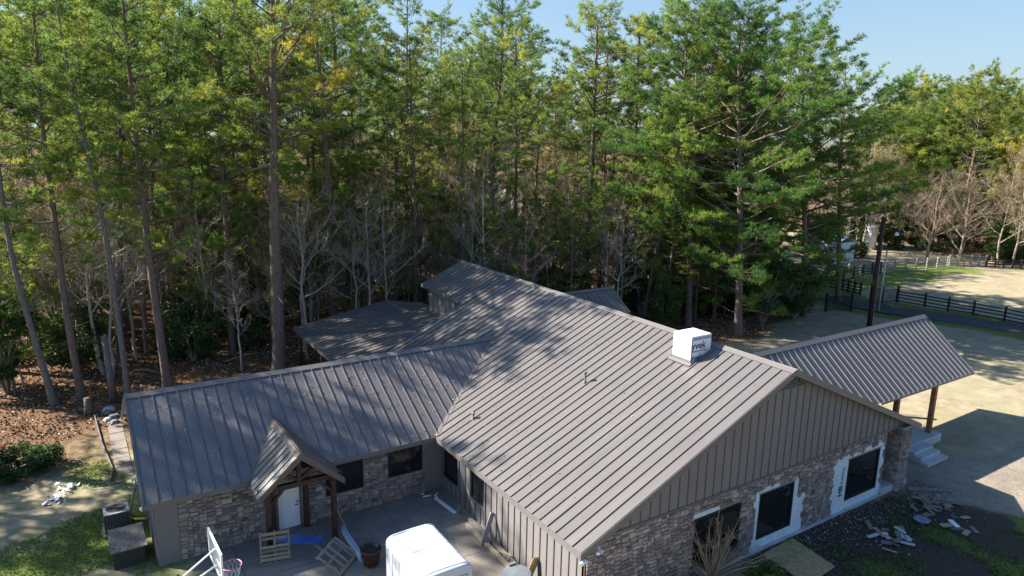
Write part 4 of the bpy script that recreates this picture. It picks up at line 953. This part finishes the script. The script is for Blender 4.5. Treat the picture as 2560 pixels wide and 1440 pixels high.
def tufts(Pt,Dt,nb,L,wd,rg,name,spread=(.45,1.25),vt=None):
    n=len(Pt);P=np.repeat(Pt,nb,0);D=np.repeat(Dt,nb,0)
    rnd=unit(rg.normal(size=P.shape));perp=unit(rnd-D*(rnd*D).sum(1)[:,None])
    an=rg.uniform(*spread,size=len(P))[:,None];dr=D*np.cos(an)+perp*np.sin(an)
    Ls=L*rg.uniform(.7,1.15,len(P))[:,None];side=unit(np.cross(dr,unit(rg.normal(size=P.shape))))*wd/2
    A=P-side;B=P+side;Cc=P+dr*Ls
    V=np.stack([A,B,Cc],1).reshape(-1,3);Fc=np.arange(len(V)).reshape(-1,3)
    v=np.repeat(vt if vt is not None else rg.uniform(0,1,n),nb)
    return rawmesh(name,V,Fc,3,np.clip(v+rg.normal(0,.08,len(v)),0,1))
def rotz(v,a):
    c,s=math.cos(a),math.sin(a);return np.array([v[0]*c-v[1]*s,v[0]*s+v[1]*c,v[2]])
def pine(rg,TP,tr,crown0,spread,nb,tuft=.24,blades=9,wd=.028,dens=1.,low=True,shape=.6,sides=10,limbsides=5,yellow=0.,droop=0.):
    TP=np.asarray(TP,float);m=24;s=np.linspace(0,len(TP)-1,m);T=np.array([np.interp(s,range(len(TP)),TP[:,i]) for i in range(3)]).T
    for _ in range(3): T[1:-1]=(T[:-2]+2*T[1:-1]+T[2:])/4
    hh=T[:,2]-T[0,2];Hh=hh[-1]
    r=tr*(1-.8*(hh/Hh)**1.1);r[0]*=1.35;r[1]*=1.1
    L=[(T,r,sides)];Pt=[];Dt=[];vt=[]
    def pt(h):
        return np.array([np.interp(h,hh,T[:,i]) for i in range(3)]),np.interp(h,hh,r)
    for b in range(nb):
        u=(b+rg.uniform(0,1))/nb;h=Hh*(crown0+(1-crown0)*u**.85);o,ro=pt(h)
        ln=spread*(.16+.84*math.sin(math.pi*(.14+.80*u**.9)))*rg.uniform(.45,1.2)
        if rg.uniform()<.13: ln*=.35
        if low and u<.2: ln*=rg.uniform(.5,1.)
        az=b*2.4+rg.uniform(-1.1,1.1);el=.08-droop+.2*rg.normal()+.75*u**1.5
        d=np.array([math.cos(az)*math.cos(el),math.sin(az)*math.cos(el),math.sin(el)])
        q=np.linspace(0,1,6)[:,None];bend=np.array([0,0,ln*rg.uniform(.05,.3)])
        wob=np.cumsum(rg.normal(0,.045*ln,size=(6,3)),0)*q
        BP=o+d*ln*q+bend*q**2+wob
        L.append((BP,np.maximum(.012,min(ro*.5,.02*ln+.02)*(1-.8*q[:,0])),limbsides))
        ns=int((2.5+ln*1.9)*dens)
        br_v=rg.uniform(.0,.75)+yellow*rg.uniform(-.1,.5)
        for k in range(ns):
            f=rg.uniform(.3,1.)**.6 if k else 1.
            p=np.array([np.interp(f*5,range(6),BP[:,i]) for i in range(3)])
            if f>=1: sd=unit(BP[-1]-BP[-2])
            else: sd=rotz(d,(1 if k%2 else -1)*rg.uniform(.5,1.15));sd[2]=rg.uniform(-.05,.5);sd=unit(sd)
            sl=ln*rg.uniform(.14,.3)*(1.15-.5*f)+.22
            SP=np.array([p,p+sd*sl*.5+[0,0,.03],p+sd*sl+[0,0,.10*sl]])
            L.append((SP,np.array([.016,.011,.006]),3))
            nt=max(4,int(sl*6.5)+1);ff=np.linspace(.5,1.08,nt)[:,None]
            pp=p+sd*sl*ff+[0,0,.08*sl]*ff**2+rg.normal(0,.12,size=(nt,3))
            Pt.append(pp);dd=unit(sd+np.array([0,0,.55])+rg.normal(0,.35,size=(nt,3)));Dt.append(dd);vt.append(np.full(nt,br_v)+rg.normal(0,.1,nt))
            # side shoots
            for z_ in range(3):
                a2=rotz(sd,rg.choice([-1,1])*rg.uniform(.5,1.));a2[2]+=.2;pe=p+sd*sl*rg.uniform(.6,1.)
                p2=pe+a2*np.array([[.15],[.34]])*rg.uniform(.8,1.3);Pt.append(p2);Dt.append(unit(a2+np.array([0,0,.5])+rg.normal(0,.3,size=(2,3))));vt.append(np.full(2,br_v)+rg.normal(0,.1,2))
    # a few dead stubs below the crown
    for k in range(int(7)):
        h=Hh*rg.uniform(crown0*.45,crown0);o,ro=pt(h);az=rg.uniform(0,6.28);ln=rg.uniform(.4,1.8);d=np.array([math.cos(az),math.sin(az),rg.uniform(-.2,.4)])
        L.append((np.array([o,o+d*ln*.5+[0,0,.05],o+d*ln+rg.normal(0,.15,3)]),np.array([.03,.02,.008]),3))
    Pt=np.concatenate(Pt);Dt=np.concatenate(Dt);vt=np.concatenate(vt)
    return tubes(L,'pine_trunk'),tufts(Pt,Dt,blades,tuft,wd,rg,'pine_crown',vt=vt)
def place_tree(name,trunk,crown,barkm,leafm,loc,label,group=None,color=(1,1,1),rz=0,sc=1,scz=None,cat='tree'):
    t_=link(name,None);t_.location=loc;t_.rotation_euler=(0,0,rz);t_.scale=(sc,sc,scz or sc);tag(t_,label,cat,group)
    link('trunk',trunk,M[barkm],t_)
    if crown is not None:
        c=link('crown',crown,M[leafm],t_);c.color=(color[0],color[1],color[2],1)
    return t_
def bare(rg,Hh,tr,lean=0,levels=3,nl=13,leafn=0,spreadk=.42,wob=.06,twigs=7,fork=.35):
    m=10;q=np.linspace(0,1,m)[:,None];ax=np.array([math.cos(rg.uniform(0,6.28)),math.sin(rg.uniform(0,6.28)),0])
    T=np.array([0,0,1.])*Hh*q+ax*lean*Hh*q**1.5+np.cumsum(rg.normal(0,wob*Hh/m*1.5,size=(m,3))*[1,1,0],0)
    L=[(T,tr*(1-.85*q[:,0]),6)];Lf=[]
    def rec(o,d,ln,r,lv):
        k=5;qq=np.linspace(0,1,k)[:,None];P=o+d*ln*qq+np.cumsum(rg.normal(0,ln*.05,size=(k,3)),0)*qq+np.array([0,0,ln*.15])*qq**2
        L.append((P,np.maximum(.006,r*(1-.75*qq[:,0])),4 if lv==0 else 3))
        if lv>=levels-1:
            Lf.append(P[2:]);return
        for j in range(twigs if lv else twigs+1):
            f=rg.uniform(.25,1.);p=np.array([np.interp(f*(k-1),range(k),P[:,i]) for i in range(3)])
            dd=unit(d+rg.normal(0,.55,3)+np.array([0,0,.2]));rec(p,dd,ln*rg.uniform(.3,.55),r*.45,lv+1)
    for i in range(nl):
        f=fork+(1-fork)*(i+rg.uniform(0,1))/nl;f=min(f,.99);p=np.array([np.interp(f*(m-1),range(m),T[:,j]) for j in range(3)])
        az=i*2.4+rg.uniform(-.6,.6);el=rg.uniform(.3,1.);rec(p,np.array([math.cos(az)*math.cos(el),math.sin(az)*math.cos(el),math.sin(el)]),Hh*spreadk*(1.1-.75*f)*rg.uniform(.6,1.1),tr*(1-.8*f)*.6,0)
    tm=tubes(L,'bare_trunk');cm=None
    if leafn:
        P=np.concatenate(Lf);idx=rg.integers(0,len(P),leafn);cm=leaves(P[idx]+rg.normal(0,.12,size=(leafn,3)),.10,rg,'sparse_leaves')
    return tm,cm
def leaves(P,s,rg,name,v=None):
    n=len(P);a=unit(rg.normal(size=(n,3)));b=unit(np.cross(a,rg.normal(size=(n,3))));s=s*rg.uniform(.6,1.3,n)[:,None]
    V=np.stack([P-a*s*.5,P+b*s*.32,P+a*s*.6,P-b*s*.32],1).reshape(-1,3);return rawmesh(name,V,np.arange(4*n).reshape(-1,4),4,rg.uniform(0,1,n) if v is None else v)
def shrub(rg,Hh,W_,n,leaf=.11,clumps=26):
    cc=rg.uniform(-1,1,size=(clumps,3));cc/=np.maximum(1,np.linalg.norm(cc,axis=1))[:,None];cc=cc*[W_*.42,W_*.42,Hh*.40]+[0,0,Hh*.52]
    idx=rg.integers(0,clumps,n);rad=rg.uniform(.5,1.1,clumps)*min(W_,Hh)*.2
    d=unit(rg.normal(size=(n,3)))*rg.uniform(.35,1.,n)[:,None]**.6;P=cc[idx]+d*rad[idx][:,None]*[1.15,1.15,.9];P[:,2]=np.abs(P[:,2])
    vv=np.clip(rg.uniform(0,1,clumps)[idx]*.6+.4*rg.uniform(0,1,n),0,1)
    L=[]
    for k in range(clumps):
        c=cc[k];L.append((np.array([[0,0,-.1],c*[.35,.35,.55],c]),np.array([.05,.03,.01])*(Hh/3)**.5,4))
    return tubes(L,'shrub_stems'),leaves(P,leaf,rg,'shrub_leaves',vv)
# --- hero pines, traced by their trunks in the photo and stood at their own distance
def trunk_path(basepx,pts,z0,Htop):
    b=at(basepx[0],basepx[1],z0);fwd=np.array([b[0]-CP[0],b[1]-CP[1],0]);fwd/=np.linalg.norm(fwd)
    P=[b]
    for (px_,py_) in pts:
        d=ray(px_,py_);t_=((b-CP)@fwd)/(d@fwd);P.append(CP+d*t_)
    P=np.array(P);d=unit(P[-1]-P[-2]) if len(P)>2 else np.array([0,0,1.]);d=unit(d*.5+np.array([0,0,.5]))
    if P[-1][2]<Htop: P=np.vstack([P,P[-1]+d*(Htop-P[-1][2])/d[2]])
    L=np.concatenate([[0],np.cumsum(np.linalg.norm(np.diff(P,axis=0),axis=1))]);s=np.linspace(0,L[-1],14)
    P=np.array([np.interp(s,L,P[:,i]) for i in range(3)]).T
    return b,P-b
heroes=[ # base px, trunk px points, top z, trunk radius, crown base frac, spread, branches, colour, yellow, label
 ((700,935),[(688,640),(683,330),(683,60)],27,.46,.40,6.2,60,(1.15,1.05,.8),.75,'thickest dark-trunked pine right behind the wing ridge, with yellow-green boughs'),
 ((422,985),[(380,700),(355,480),(335,300),(318,120)],25,.26,.30,4.4,54,(.9,1,.9),.1,'slim leaning pine behind the left half of the wing roof'),
 ((205,1000),[(155,720),(137,540),(108,350),(95,160)],24,.22,.32,4.2,50,(1,1.05,.9),.1,'slender curved pine between the leaning grey trunk and the broken snag'),
 ((137,1013),[(105,910),(66,780),(22,620),(5,480)],19,.2,.5,3.2,26,(.85,.95,.85),0,'leaning grey-barked tree nearest the left lawn'),
 ((322,1010),[(305,860),(283,720),(262,560),(205,330),(165,150)],24,.17,.40,3.6,38,(.95,1,.9),.1,'thin pale trunk rising just left of the wing roof corner'),
 ((300,905),[(298,600),(300,300),(297,80)],26,.24,.40,5.2,56,(.95,1.05,.85),.2,'tall straight pine at the left with long horizontal boughs'),
 ((898,800),[(903,600),(865,430),(838,200),(832,40)],27,.27,.38,4.8,56,(.85,.95,.85),.1,'slim pine seen through the gap left of the rear carport roof'),
 ((1018,735),[(1016,500),(1015,300),(1018,100)],29,.23,.62,3.3,34,(1,1.02,.95),.1,'straight reddish trunk rising behind the rear carport roof'),
 ((1095,700),[(1095,430),(1100,250),(1103,100)],28,.2,.6,3.4,34,(.9,1,.95),0,'narrow pine just left of the upper roof peak'),
 ((1188,700),[(1186,500),(1196,300),(1205,170)],24,.19,.66,2.8,26,(.9,1,.9),0,'thin bare-stemmed pine above the upper roof peak'),
 ((1228,712),[(1228,470),(1240,300),(1256,160),(1255,20)],30,.36,.50,5.4,56,(.62,.78,.82),0,'dark blue-green pine with heavy boughs in the middle of the forest edge'),
 ((1462,745),[(1468,600),(1480,420),(1487,240),(1492,110)],27,.33,.50,5.2,56,(1.1,1.08,.85),.45,'thick straight pine with pale trunk right of the middle'),
 ((1538,750),[(1565,580),(1588,420),(1592,240)],26,.27,.6,3.6,40,(.95,1.02,.85),.3,'pine leaning slightly right beside the pale-trunked pine'),
 ((1612,790),[(1640,620),(1690,480),(1705,300),(1712,180)],27,.22,.34,5.0,60,(1,1.05,.85),.35,'pine with spreading crown left of the dense dark pines'),
 ((1845,838),[(1850,640),(1850,420),(1845,250)],25.5,.34,.06,8.0,130,(.62,.82,.72),.0,'broad dark pine with boughs down to the ground right of centre'),
 ((1720,815),[(1728,600),(1735,400),(1740,200)],26.5,.3,.14,6.8,100,(.75,.92,.78),.1,'dense pine standing left of the broadest dark pine'),
 ((2010,790),[(2012,600),(2010,430),(2005,300)],25,.3,.08,7.4,120,(.8,.98,.78),.1,'full dark green pine left of the utility pole'),
 ((2095,752),[(2098,600),(2098,450)],23,.28,.2,6.8,95,(.85,1,.8),.15,'rounded pine beside the open gate leaf'),
]
hr=np.random.default_rng(5)
for i,(bp,pts,Ht,tr_,c0,sp_,nb_,colr,yl,lab) in enumerate(heroes):
    b,P=trunk_path(bp,pts,float(-.1 if i<14 else -.5),Ht)
    big=i in (14,15,16,17)
    tm,cm=pine(np.random.default_rng(100+i),P,tr_,c0,sp_,nb_,tuft=.30 if not big else .34,blades=10 if not big else 9,wd=.030 if not big else .04,dens=1.05 if not big else .95,yellow=yl,droop=.1 if big else 0)
    place_tree('pine_tree',tm,cm,'bark' if i not in(3,4) else 'barkmid','needle',b,lab,color=colr,cat='pine tree')
# prototypes
protos=[]
for i,(Ht,tr_,c0,sp_,nb_,yl,tf,bl,wd_,dn_) in enumerate(((26,.28,.42,4.4,50,.3,.33,8,.042,.8),(24,.24,.36,4.6,50,.15,.33,8,.042,.8),(27,.3,.48,4.8,48,.5,.33,8,.042,.8),(22,.22,.26,4.4,56,.1,.33,8,.042,.8),(25,.26,.38,5.2,54,.4,.33,8,.042,.8),
  (23,.25,.16,5.4,74,.1,.4,7,.06,.74),(24,.28,.28,5.8,70,.6,.42,7,.064,.72),(21,.25,.2,5.6,70,.9,.42,7,.064,.72),(13,.12,.14,3.0,44,.1,.3,6,.055,.8))):
    rg=np.random.default_rng(200+i);q=np.linspace(0,1,8)[:,None];P=np.array([0,0,1.])*Ht*q+np.cumsum(rg.normal(0,.18,size=(8,3))*[1,1,0],0)*q
    protos.append(pine(rg,P,tr_,c0,sp_,nb_,tuft=tf,blades=bl,wd=wd_,dens=dn_,sides=7,limbsides=3,yellow=yl,low=True))
bares=[bare(np.random.default_rng(300+i),*a) for i,a in enumerate(((9,.10,.05,3,13,0),(12,.13,.03,3,12,260),(7,.07,.12,3,12,0),(14,.15,.02,3,13,0),(10,.1,.06,3,12,420)))]
leafy=[bare(np.random.default_rng(320+i),Hh,tr_,.04,3,14,n_,.4,fork=.2) for i,(Hh,tr_,n_) in enumerate(((8,.09,3200),(11,.12,4200),(14,.14,5200)))]
shrubs=[shrub(np.random.default_rng(400+i),*a) for i,a in enumerate(((3.2,3.4,5200,.16),(4.8,3.6,6000,.17),(2.2,3.0,4200,.14),(6.5,4.2,7000,.19)))]
placed=[np.array(at(h[0][0],h[0][1],-.1)[:2]) for h in heroes]
rg=np.random.default_rng(77)
def house_clear(x,y): return not (-14<x<32 and -5<y<(28.5 if x<8 else 26.5)) 
def ok(x,y,dm):
    for q in placed:
        if (q[0]-x)**2+(q[1]-y)**2<dm*dm: return False
    return True
def tint(a=.16): 
    g=rg.normal(0,a*.5);return (1+g+rg.normal(0,.06),1+g*.6,.9+rg.normal(0,.08))
LBP=['tall pine deep in the forest behind the house','pine in the far wood beyond the paddock']
def mats_for(name,cat,group=''):
    if name=='bare_tree' and 'far' in group: return ('barkwarm','leafdry')
    if name=='pine_tree': return ('bark','needle')
    if name=='bare_tree': return ('barkgrey','leafdry')
    if name=='bare_tree' and False: pass
    return ('twig','leafolive' if (name=='young_tree' and rg.uniform()<.75) else 'leafdark')
def scatter(n,pxr,dr,dm,what,label,group,edge=0,zoff=0,smin=.9,smax=1.2,cat='tree',name='pine_tree',cond=None,reg=True,pick=None):
    cnt=0;tries=0
    while cnt<n and tries<n*60:
        tries+=1;px_=rg.uniform(*pxr);D=dr[0]+(dr[1]-dr[0])*rg.uniform(0,1)**.9
        d=ray(px_,500);d=np.array([d[0],d[1]]);d/=np.linalg.norm(d);x=CP[0]+d[0]*D;y=CP[1]+d[1]*D
        if cond is not None and not cond(x,y): continue
        if not house_clear(x,y) or not ok(x,y,dm): continue
        if reg: placed.append(np.array([x,y]))
        tm,cm=what[int(rg.integers(0,len(what)))] if pick is None else what[pick(x,y)]
        z=float(gz(x,y))-.08;s=rg.uniform(smin,smax)
        place_tree(name,tm,cm,*mats_for(name,cat,group),(x,y,z),label,group,tint(),rg.uniform(0,6.28),s,s*rg.uniform(.92,1.08),cat)
        cnt+=1
    return cnt
infor=lambda m:(lambda x,y:(y>forest_edge(x)+m if x<70 else False))
scatter(20,(1660,2230),(82,135),4.,protos[5:8],'full dark pine far behind the dense pines','pines far behind the dense ones',cond=infor(4),cat='pine tree',smin=.75,smax=.95)
scatter(17,(1690,2060),(58,100),4.5,protos[5:8],'full pine crowding behind the dense dark pines','pines behind the dense dark ones',cond=infor(2),cat='pine tree',smin=.9,smax=1.06)
for n__,r__,mx__ in ((24,(-70,950),1.18),(10,(950,1650),1.02),(7,(1650,2180),.96)): scatter(n__,r__,(46,80),3.6,protos[:5],'pine in the front rows of the forest behind the house','front rows of forest pines',cond=infor(2.),cat='pine tree',smin=mx__-.2,smax=mx__)
scatter(8,(1960,2230),(84,150),4.4,protos[5:8],LBP[0],'forest pines further back',cond=infor(8),cat='pine tree',smin=.85,smax=.95)
scatter(28,(-80,900),(84,150),4.4,protos[:5],LBP[0],'forest pines further back',cond=infor(8),cat='pine tree',smin=1.05,smax=1.3)
scatter(32,(900,1960),(84,150),4.4,protos[:5],LBP[0],'forest pines further back',cond=infor(8),cat='pine tree',smin=.92,smax=1.12)
scatter(34,(-150,1600),(46,74),1.8,[protos[8]],'small young pine at the forest edge behind the house','young pines at the forest edge',cond=infor(1.),cat='pine tree',smin=.55,smax=1.05)
scatter(30,(1640,2200),(50,86),1.5,[protos[8]]+[protos[5]],'young full pine under the dense dark pines','young pines under the dense ones',cond=infor(.5),cat='pine tree',smin=.5,smax=.8)
scatter(34,(1620,2180),(50,95),1.6,shrubs,'tall dark bush under the dense pines','bushes under the dense pines',cond=infor(.5),cat='bush',name='bush',smin=.9,smax=1.35)
scatter(3,(-150,1600),(46,66),2.2,[protos[8]],'small young pine at the forest edge behind the house','young pines at the forest edge',cond=infor(0.),cat='pine tree')
scatter(80,(2150,2900),(110,185),3.6,protos[5:8],LBP[1],'pines of the far wood',cond=lambda x,y:x>100 and x+(y-30)*.2>104,cat='pine tree',smin=.92,smax=1.12)
scatter(14,(2050,2330),(98,130),4.,protos[5:8],'pine beside the drive beyond the iron gate','pines beyond the gate',cond=lambda x,y:y>50 and x<84,cat='pine tree',smin=.8,smax=1.)
# understory
scatter(130,(-200,2150),(46,84),1.,bares+[bares[4],bares[1]],'slender bare tree in the undergrowth behind the house','bare trees in the undergrowth',cond=infor(.5),cat='bare tree',name='bare_tree',smin=.7,smax=1.15)
scatter(50,(-200,2150),(74,115),1.6,bares,'slender bare tree in the undergrowth behind the house','bare trees in the undergrowth',cond=infor(3),cat='bare tree',name='bare_tree',smin=.9,smax=1.3)
scatter(140,(-100,2150),(47,92),1.2,leafy,'leafy young tree in the forest undergrowth','young leafy trees in the undergrowth',cond=infor(1.2),cat='tree',name='young_tree',smin=.7,smax=1.2)
scatter(110,(-200,2250),(88,165),2.,leafy+shrubs[3:],'leafy young tree far back in the forest','young leafy trees far back',cond=infor(6),cat='tree',name='young_tree',smin=1.,smax=1.5)
scatter(36,(-200,2150),(48,80),1.6,shrubs[:3],'evergreen bush in the forest undergrowth','bushes in the undergrowth',cond=infor(1.5),cat='bush',name='bush',smin=.7,smax=1.2)
scatter(40,(-200,2200),(70,120),2.,shrubs,'evergreen bush in the forest undergrowth','bushes in the undergrowth',cond=infor(4),cat='bush',name='bush',smin=.9,smax=1.5)
scatter(20,(2230,2800),(109,120),1.8,[bares[4],leafy[1],leafy[2],leafy[0],leafy[2]],'bare tree at the edge of the far wood beyond the paddock','bare trees of the far wood',cond=lambda x,y:x>98,cat='bare tree',name='bare_tree',smin=.9,smax=1.4)
scatter(26,(2040,2320),(92,130),2.,shrubs[1:]+leafy[1:],'bush among the trees beyond the iron gate','bushes beyond the gate',cond=lambda x,y:y>42+.1*(x-80) and x<104,cat='bush',name='bush',smin=1.,smax=1.4)
scatter(36,(2200,2800),(114,150),2.,shrubs+leafy,'bush at the edge of the far wood beyond the paddock','bushes of the far wood',cond=lambda x,y:x>100,cat='bush',name='bush',smin=1.,smax=1.4)
# trees standing left of the frame, whose shade falls on the wing and lawn
for (x,y,k) in ((-24,29.5,1),(-28,33,4),(-35,34,2),(-39,29,1),(-22,37.5,4),(-27,28,1),(-33,31,4)):
    tm,cm=protos[k];place_tree('pine_tree',tm,cm,'bark','needle',(x,y,-.1),'pine standing left of the lawn','pines left of the lawn',(1,1,.9),rg.uniform(0,6),.95,(.84 if y<25 else 1.03),'pine tree')
wide=[bare(np.random.default_rng(350+i),11,.24,.05,3,20,500,.62,fork=.12,twigs=8) for i in range(2)]
# named single plants
def lone(px_,py_,pr,name,label,cat,sc=1,scz=None,col_=(1,1,1),z=-.1,barkm='barkgrey',leafm='leafdark',rz=0.):
    b=at(px_,py_,z);return place_tree(name,pr[0],pr[1],barkm,leafm,b,label,None,col_,rz,sc,scz,cat)
lone(20,985,shrubs[3],'bush','large dark evergreen bush at the left edge behind the lawn','bush',1.05,col_=(.55,.8,.6),rz=1.)
lone(35,1185,shrubs[2],'bush','low spreading dark shrub on the left lawn','bush',1.15,.55,col_=(.6,.85,.55),rz=2.)
lone(100,1165,shrubs[2],'bush','low shrub trailing right on the left lawn','bush',.75,.5,col_=(.6,.85,.55),rz=4.)
lone(2400,655,wide[0],'bare_tree','pale spreading bare tree behind the pale fence panels','bare tree',1.25,1.1,z=-.5,barkm='barkwarm',leafm='leafdry',rz=1)
lone(2315,655,wide[1],'bare_tree','bare tree left of the pale spreading one','bare tree',1.,1.,z=-.5,barkm='barkwarm',leafm='leafdry',rz=2)
lone(2480,655,shrubs[3],'bush','round green bush behind the far black fence','bush',1.0,z=-.5,col_=(1.3,1.4,1),rz=3)
lone(2545,655,shrubs[1],'bush','yellow-green bush at the right end of the far black fence','bush',1.1,z=-.5,col_=(2,1.9,.9),rz=5)
lone(1905,815,shrubs[3],'bush','tall dark evergreen bush at the foot of the dense pines','bush',1.1,z=-.5,col_=(.8,.95,.75),rz=1)
lone(1985,795,shrubs[1],'bush','dark bush left of the iron gate under the pines','bush',1.25,z=-.5,col_=(.9,1,.8),rz=2)
lone(1660,815,shrubs[1],'bush','green bush behind the ridge left of the white chimney','bush',.9,z=-.3,col_=(1,1.1,.8),rz=2.4)
lone(540,890,bares[2],'bare_tree','bare crooked sapling left of the thickest pine','bare tree',1.,z=-.1,rz=2.4)
lone(605,930,bares[0],'bare_tree','twiggy bare tree beside the thickest pine','bare tree',.8,z=-.1,rz=.4)
lone(770,900,bares[4],'bare_tree','bare tree with yellow leaves right of the thickest pine','bare tree',1.3,z=-.1,leafm='leafdry',col_=(1.5,1.3,.9),rz=.4)
# shrub with bare canes in front of the gable
rg3=np.random.default_rng(8);L=[];Lf=[]
base=at(1775,1450,-.5)
for k in range(64):
    az=rg3.uniform(0,6.28);el=rg3.uniform(.35,1.4);ln=rg3.uniform(1.5,3.5);d=np.array([math.cos(az)*math.cos(el),math.sin(az)*math.cos(el),math.sin(el)])
    q=np.linspace(0,1,6)[:,None];P=d*ln*q+np.cumsum(rg3.normal(0,.05*ln,size=(6,3)),0)*q-np.array([0,0,.25*ln])*q**2*abs(math.cos(el))
    if base[1]+P[-1][1]>GY_-.15: P[:,1]*=max(0.05,(GY_-.2-base[1])/max(P[-1][1],.1))
    L.append((P,.017*(1-.7*q[:,0])+.004,4))
    for j in range(4):
        f=rg3.uniform(.5,1.);p=np.array([np.interp(f*5,range(6),P[:,i]) for i in range(3)])
        for z_ in range(3):
            e_=unit(d+rg3.normal(0,.6,3));L.append((np.array([p,p+e_*.12,p+e_*.25+rg3.normal(0,.03,3)]),np.array([.007,.005,.003]),3))
sh=link('bare_shrub',None);sh.location=base;tag(sh,'bare tan-caned shrub in front of the leftmost front window','shrub');link('canes',tubes(L,'canes'),simple('tan_cane',(.34,.26,.17),.7),sh)
b=at(1905,1462,-.5)
rg4=np.random.default_rng(9);L=[];Pt=[];Dt=[]
for k in range(90):
    az=rg4.uniform(0,6.28);el=rg4.uniform(.2,1.45);ln=rg4.uniform(.45,1.1);d=np.array([math.cos(az)*math.cos(el),math.sin(az)*math.cos(el),math.sin(el)*1.1])
    L.append((np.array([[0,0,0],d*ln*.5,d*ln]),np.array([.012,.008,.004]),3))
    f=np.linspace(.35,1,9)[:,None];Pt.append(d*ln*f);Dt.append(unit(d+rg4.normal(0,.4,size=(9,3))))
sh=link('juniper',None);sh.location=b;tag(sh,'small dark green juniper bush beside the chipboard sheet','bush');link('stems',tubes(L,'stems'),M['bark'],sh);cr=link('foliage',tufts(np.concatenate(Pt),np.concatenate(Dt),12,.12,.03,rg4,'foliage'),M['needle'],sh);cr.color=(.5,.7,.6,1)
# fallen logs and branches on the forest floor
for (a,b_,r_,lab) in (((140,880),(180,892),.07,'short pale fallen branch left of the curved pine'),((188,895),(262,908),.1,'long pale fallen log left of the broken snag'),((560,905),(660,880),.05,'thin fallen branch left of the thickest pine'),((335,925),(395,932),.06,'thin fallen branch behind the wing ridge')):
    A_=at(*a,.05);B_=at(*b_,.1);tag(ob('fallen_log',MB().tube([A_,(A_+B_)/2+[0,.1,.12],B_],[r_,r_*.8,r_*.5],7),'barkgrey',None,True),lab,'log')
mx_=lambda y:np.interp(y,[0,WY0,WRY,20.2,21.03,21.05,27.3],[0,0,6.01,0,0,7.3,7.3])
# leaf litter and grass as real pieces
n=60000;x=rg.uniform(-30,40,n);y=rg.uniform(22,48,n);keep=(y-forest_edge(x)+4*(vnoise(x,y,3.2,5)-.5)>np.where(x<-2,-7.8,-4.2))&~((x>-12.3)&(x<30)&(y<np.where(x<-1,21,27.5)));x=x[keep];y=y[keep]
P=np.stack([x,y,gz(x,y)+(vnoise(x,y,7.,3)-.5)*.10*sm(20,34,np.hypot(x-8,y-8))+.03+.05*(vnoise(x,y,1.7,4)-.5)],-1)
lm=MT('litter_leaf',.8,.2);lm.col(lm.ramp(lm.attr('v','Fac'),[(0,(.09,.045,.028)),(.4,(.23,.12,.065)),(.75,(.38,.24,.145)),(1,(.52,.39,.27))]))
me=leaves(P,.17,rg,'fallen_leaves');tag(link('fallen_leaves',me,lm.m),'brown fallen leaves on the forest floor',kind='stuff')
def grassmesh(n,xr,yr,cond,hgt,name,label,col_,wdt=.02):
    x=rg.uniform(*xr,n);y=rg.uniform(*yr,n);k=cond(x,y);x=x[k];y=y[k];P=np.stack([x,y,gz(x,y)],-1);D=unit(np.stack([rg.normal(0,.25,len(x)),rg.normal(0,.25,len(x)),np.ones(len(x))],-1))
    me=tufts(P,D,5,hgt,wdt,rg,name,(.1,.9));o=link(name,me,M['grassblade']);o.color=col_;tag(o,label,kind='stuff')
gm=MT('grassblade',.7,.2);cc=gm.ramp(gm.attr('v','Fac'),[(0,(.08,.11,.03)),(.6,(.15,.18,.05)),(1,(.30,.27,.13))]);gm.col(gm.mix(1.,cc,gm.ocol(),'MULTIPLY'));M['grassblade']=gm.m
grassmesh(20000,(-19,-11),(9,25),lambda x,y:(vnoise(x,y,2.2,8)>.4)&(x<-11.9)&(y<22),.10,'lawn_grass','short green grass on the left lawn',(1.5,1.6,1.1,1))
grassmesh(7000,(8.5,21),(-7,.1),lambda x,y:(vnoise(x,y,1.6,9)>.5)&(x+.6*y<19),.13,'weeds','low green weeds in the front bed',(.6,.8,.6,1),.03)
# needles and leaves lying on the roofs
n=700;x=rg.uniform(WX0+.3,3,n);y=rg.uniform(WY0+.1,WRY-.3,n);k=(x<(y-WY0)*WS/MS-.2)&((np.abs(x-EAX)>2.)|(y>13));x=x[k];y=y[k]
P1=np.stack([x,y,EZ+WS*(y-WY0)+.035],-1)
n=900;x=rg.uniform(.3,RX-.4,n);y=rg.uniform(.2,26.5,n);k=(x>mx_(y)+.2);x=x[k];y=y[k];P2=np.stack([x,y,EZ+MS*x+.035],-1)
x=rg.uniform(-.3,6.3,500);y=rg.uniform(21.4,31.4,500);P3=np.stack([x,y,2.75+BS*(x+.45)+.035],-1)
tag(link('roof_litter',leaves(np.concatenate([P1,P2[rg.uniform(size=len(P2))<sm(0,24,P2[:,1])+.08],P3]),.075,rg,'roof_litter'),lm.m),'brown needles and leaves lying on the metal roofs',kind='stuff')
# gravel and scraps scattered in the front bed
n=2600;x=rg.uniform(8.5,22,n);y=.25-np.abs(rg.normal(0,1.3,n));P=np.stack([x,y,gz(x,y)+.02],-1)
sm2=MT('chips',.9,.2);sm2.col(sm2.ramp(sm2.attr('v','Fac'),[(0,(.1,.085,.07)),(.7,(.22,.19,.16)),(1,(.42,.4,.38))]))
tag(link('stone_chips',leaves(P,.10,rg,'stone_chips'),sm2.m),'pale stone chips strewn along the front wall',kind='stuff')
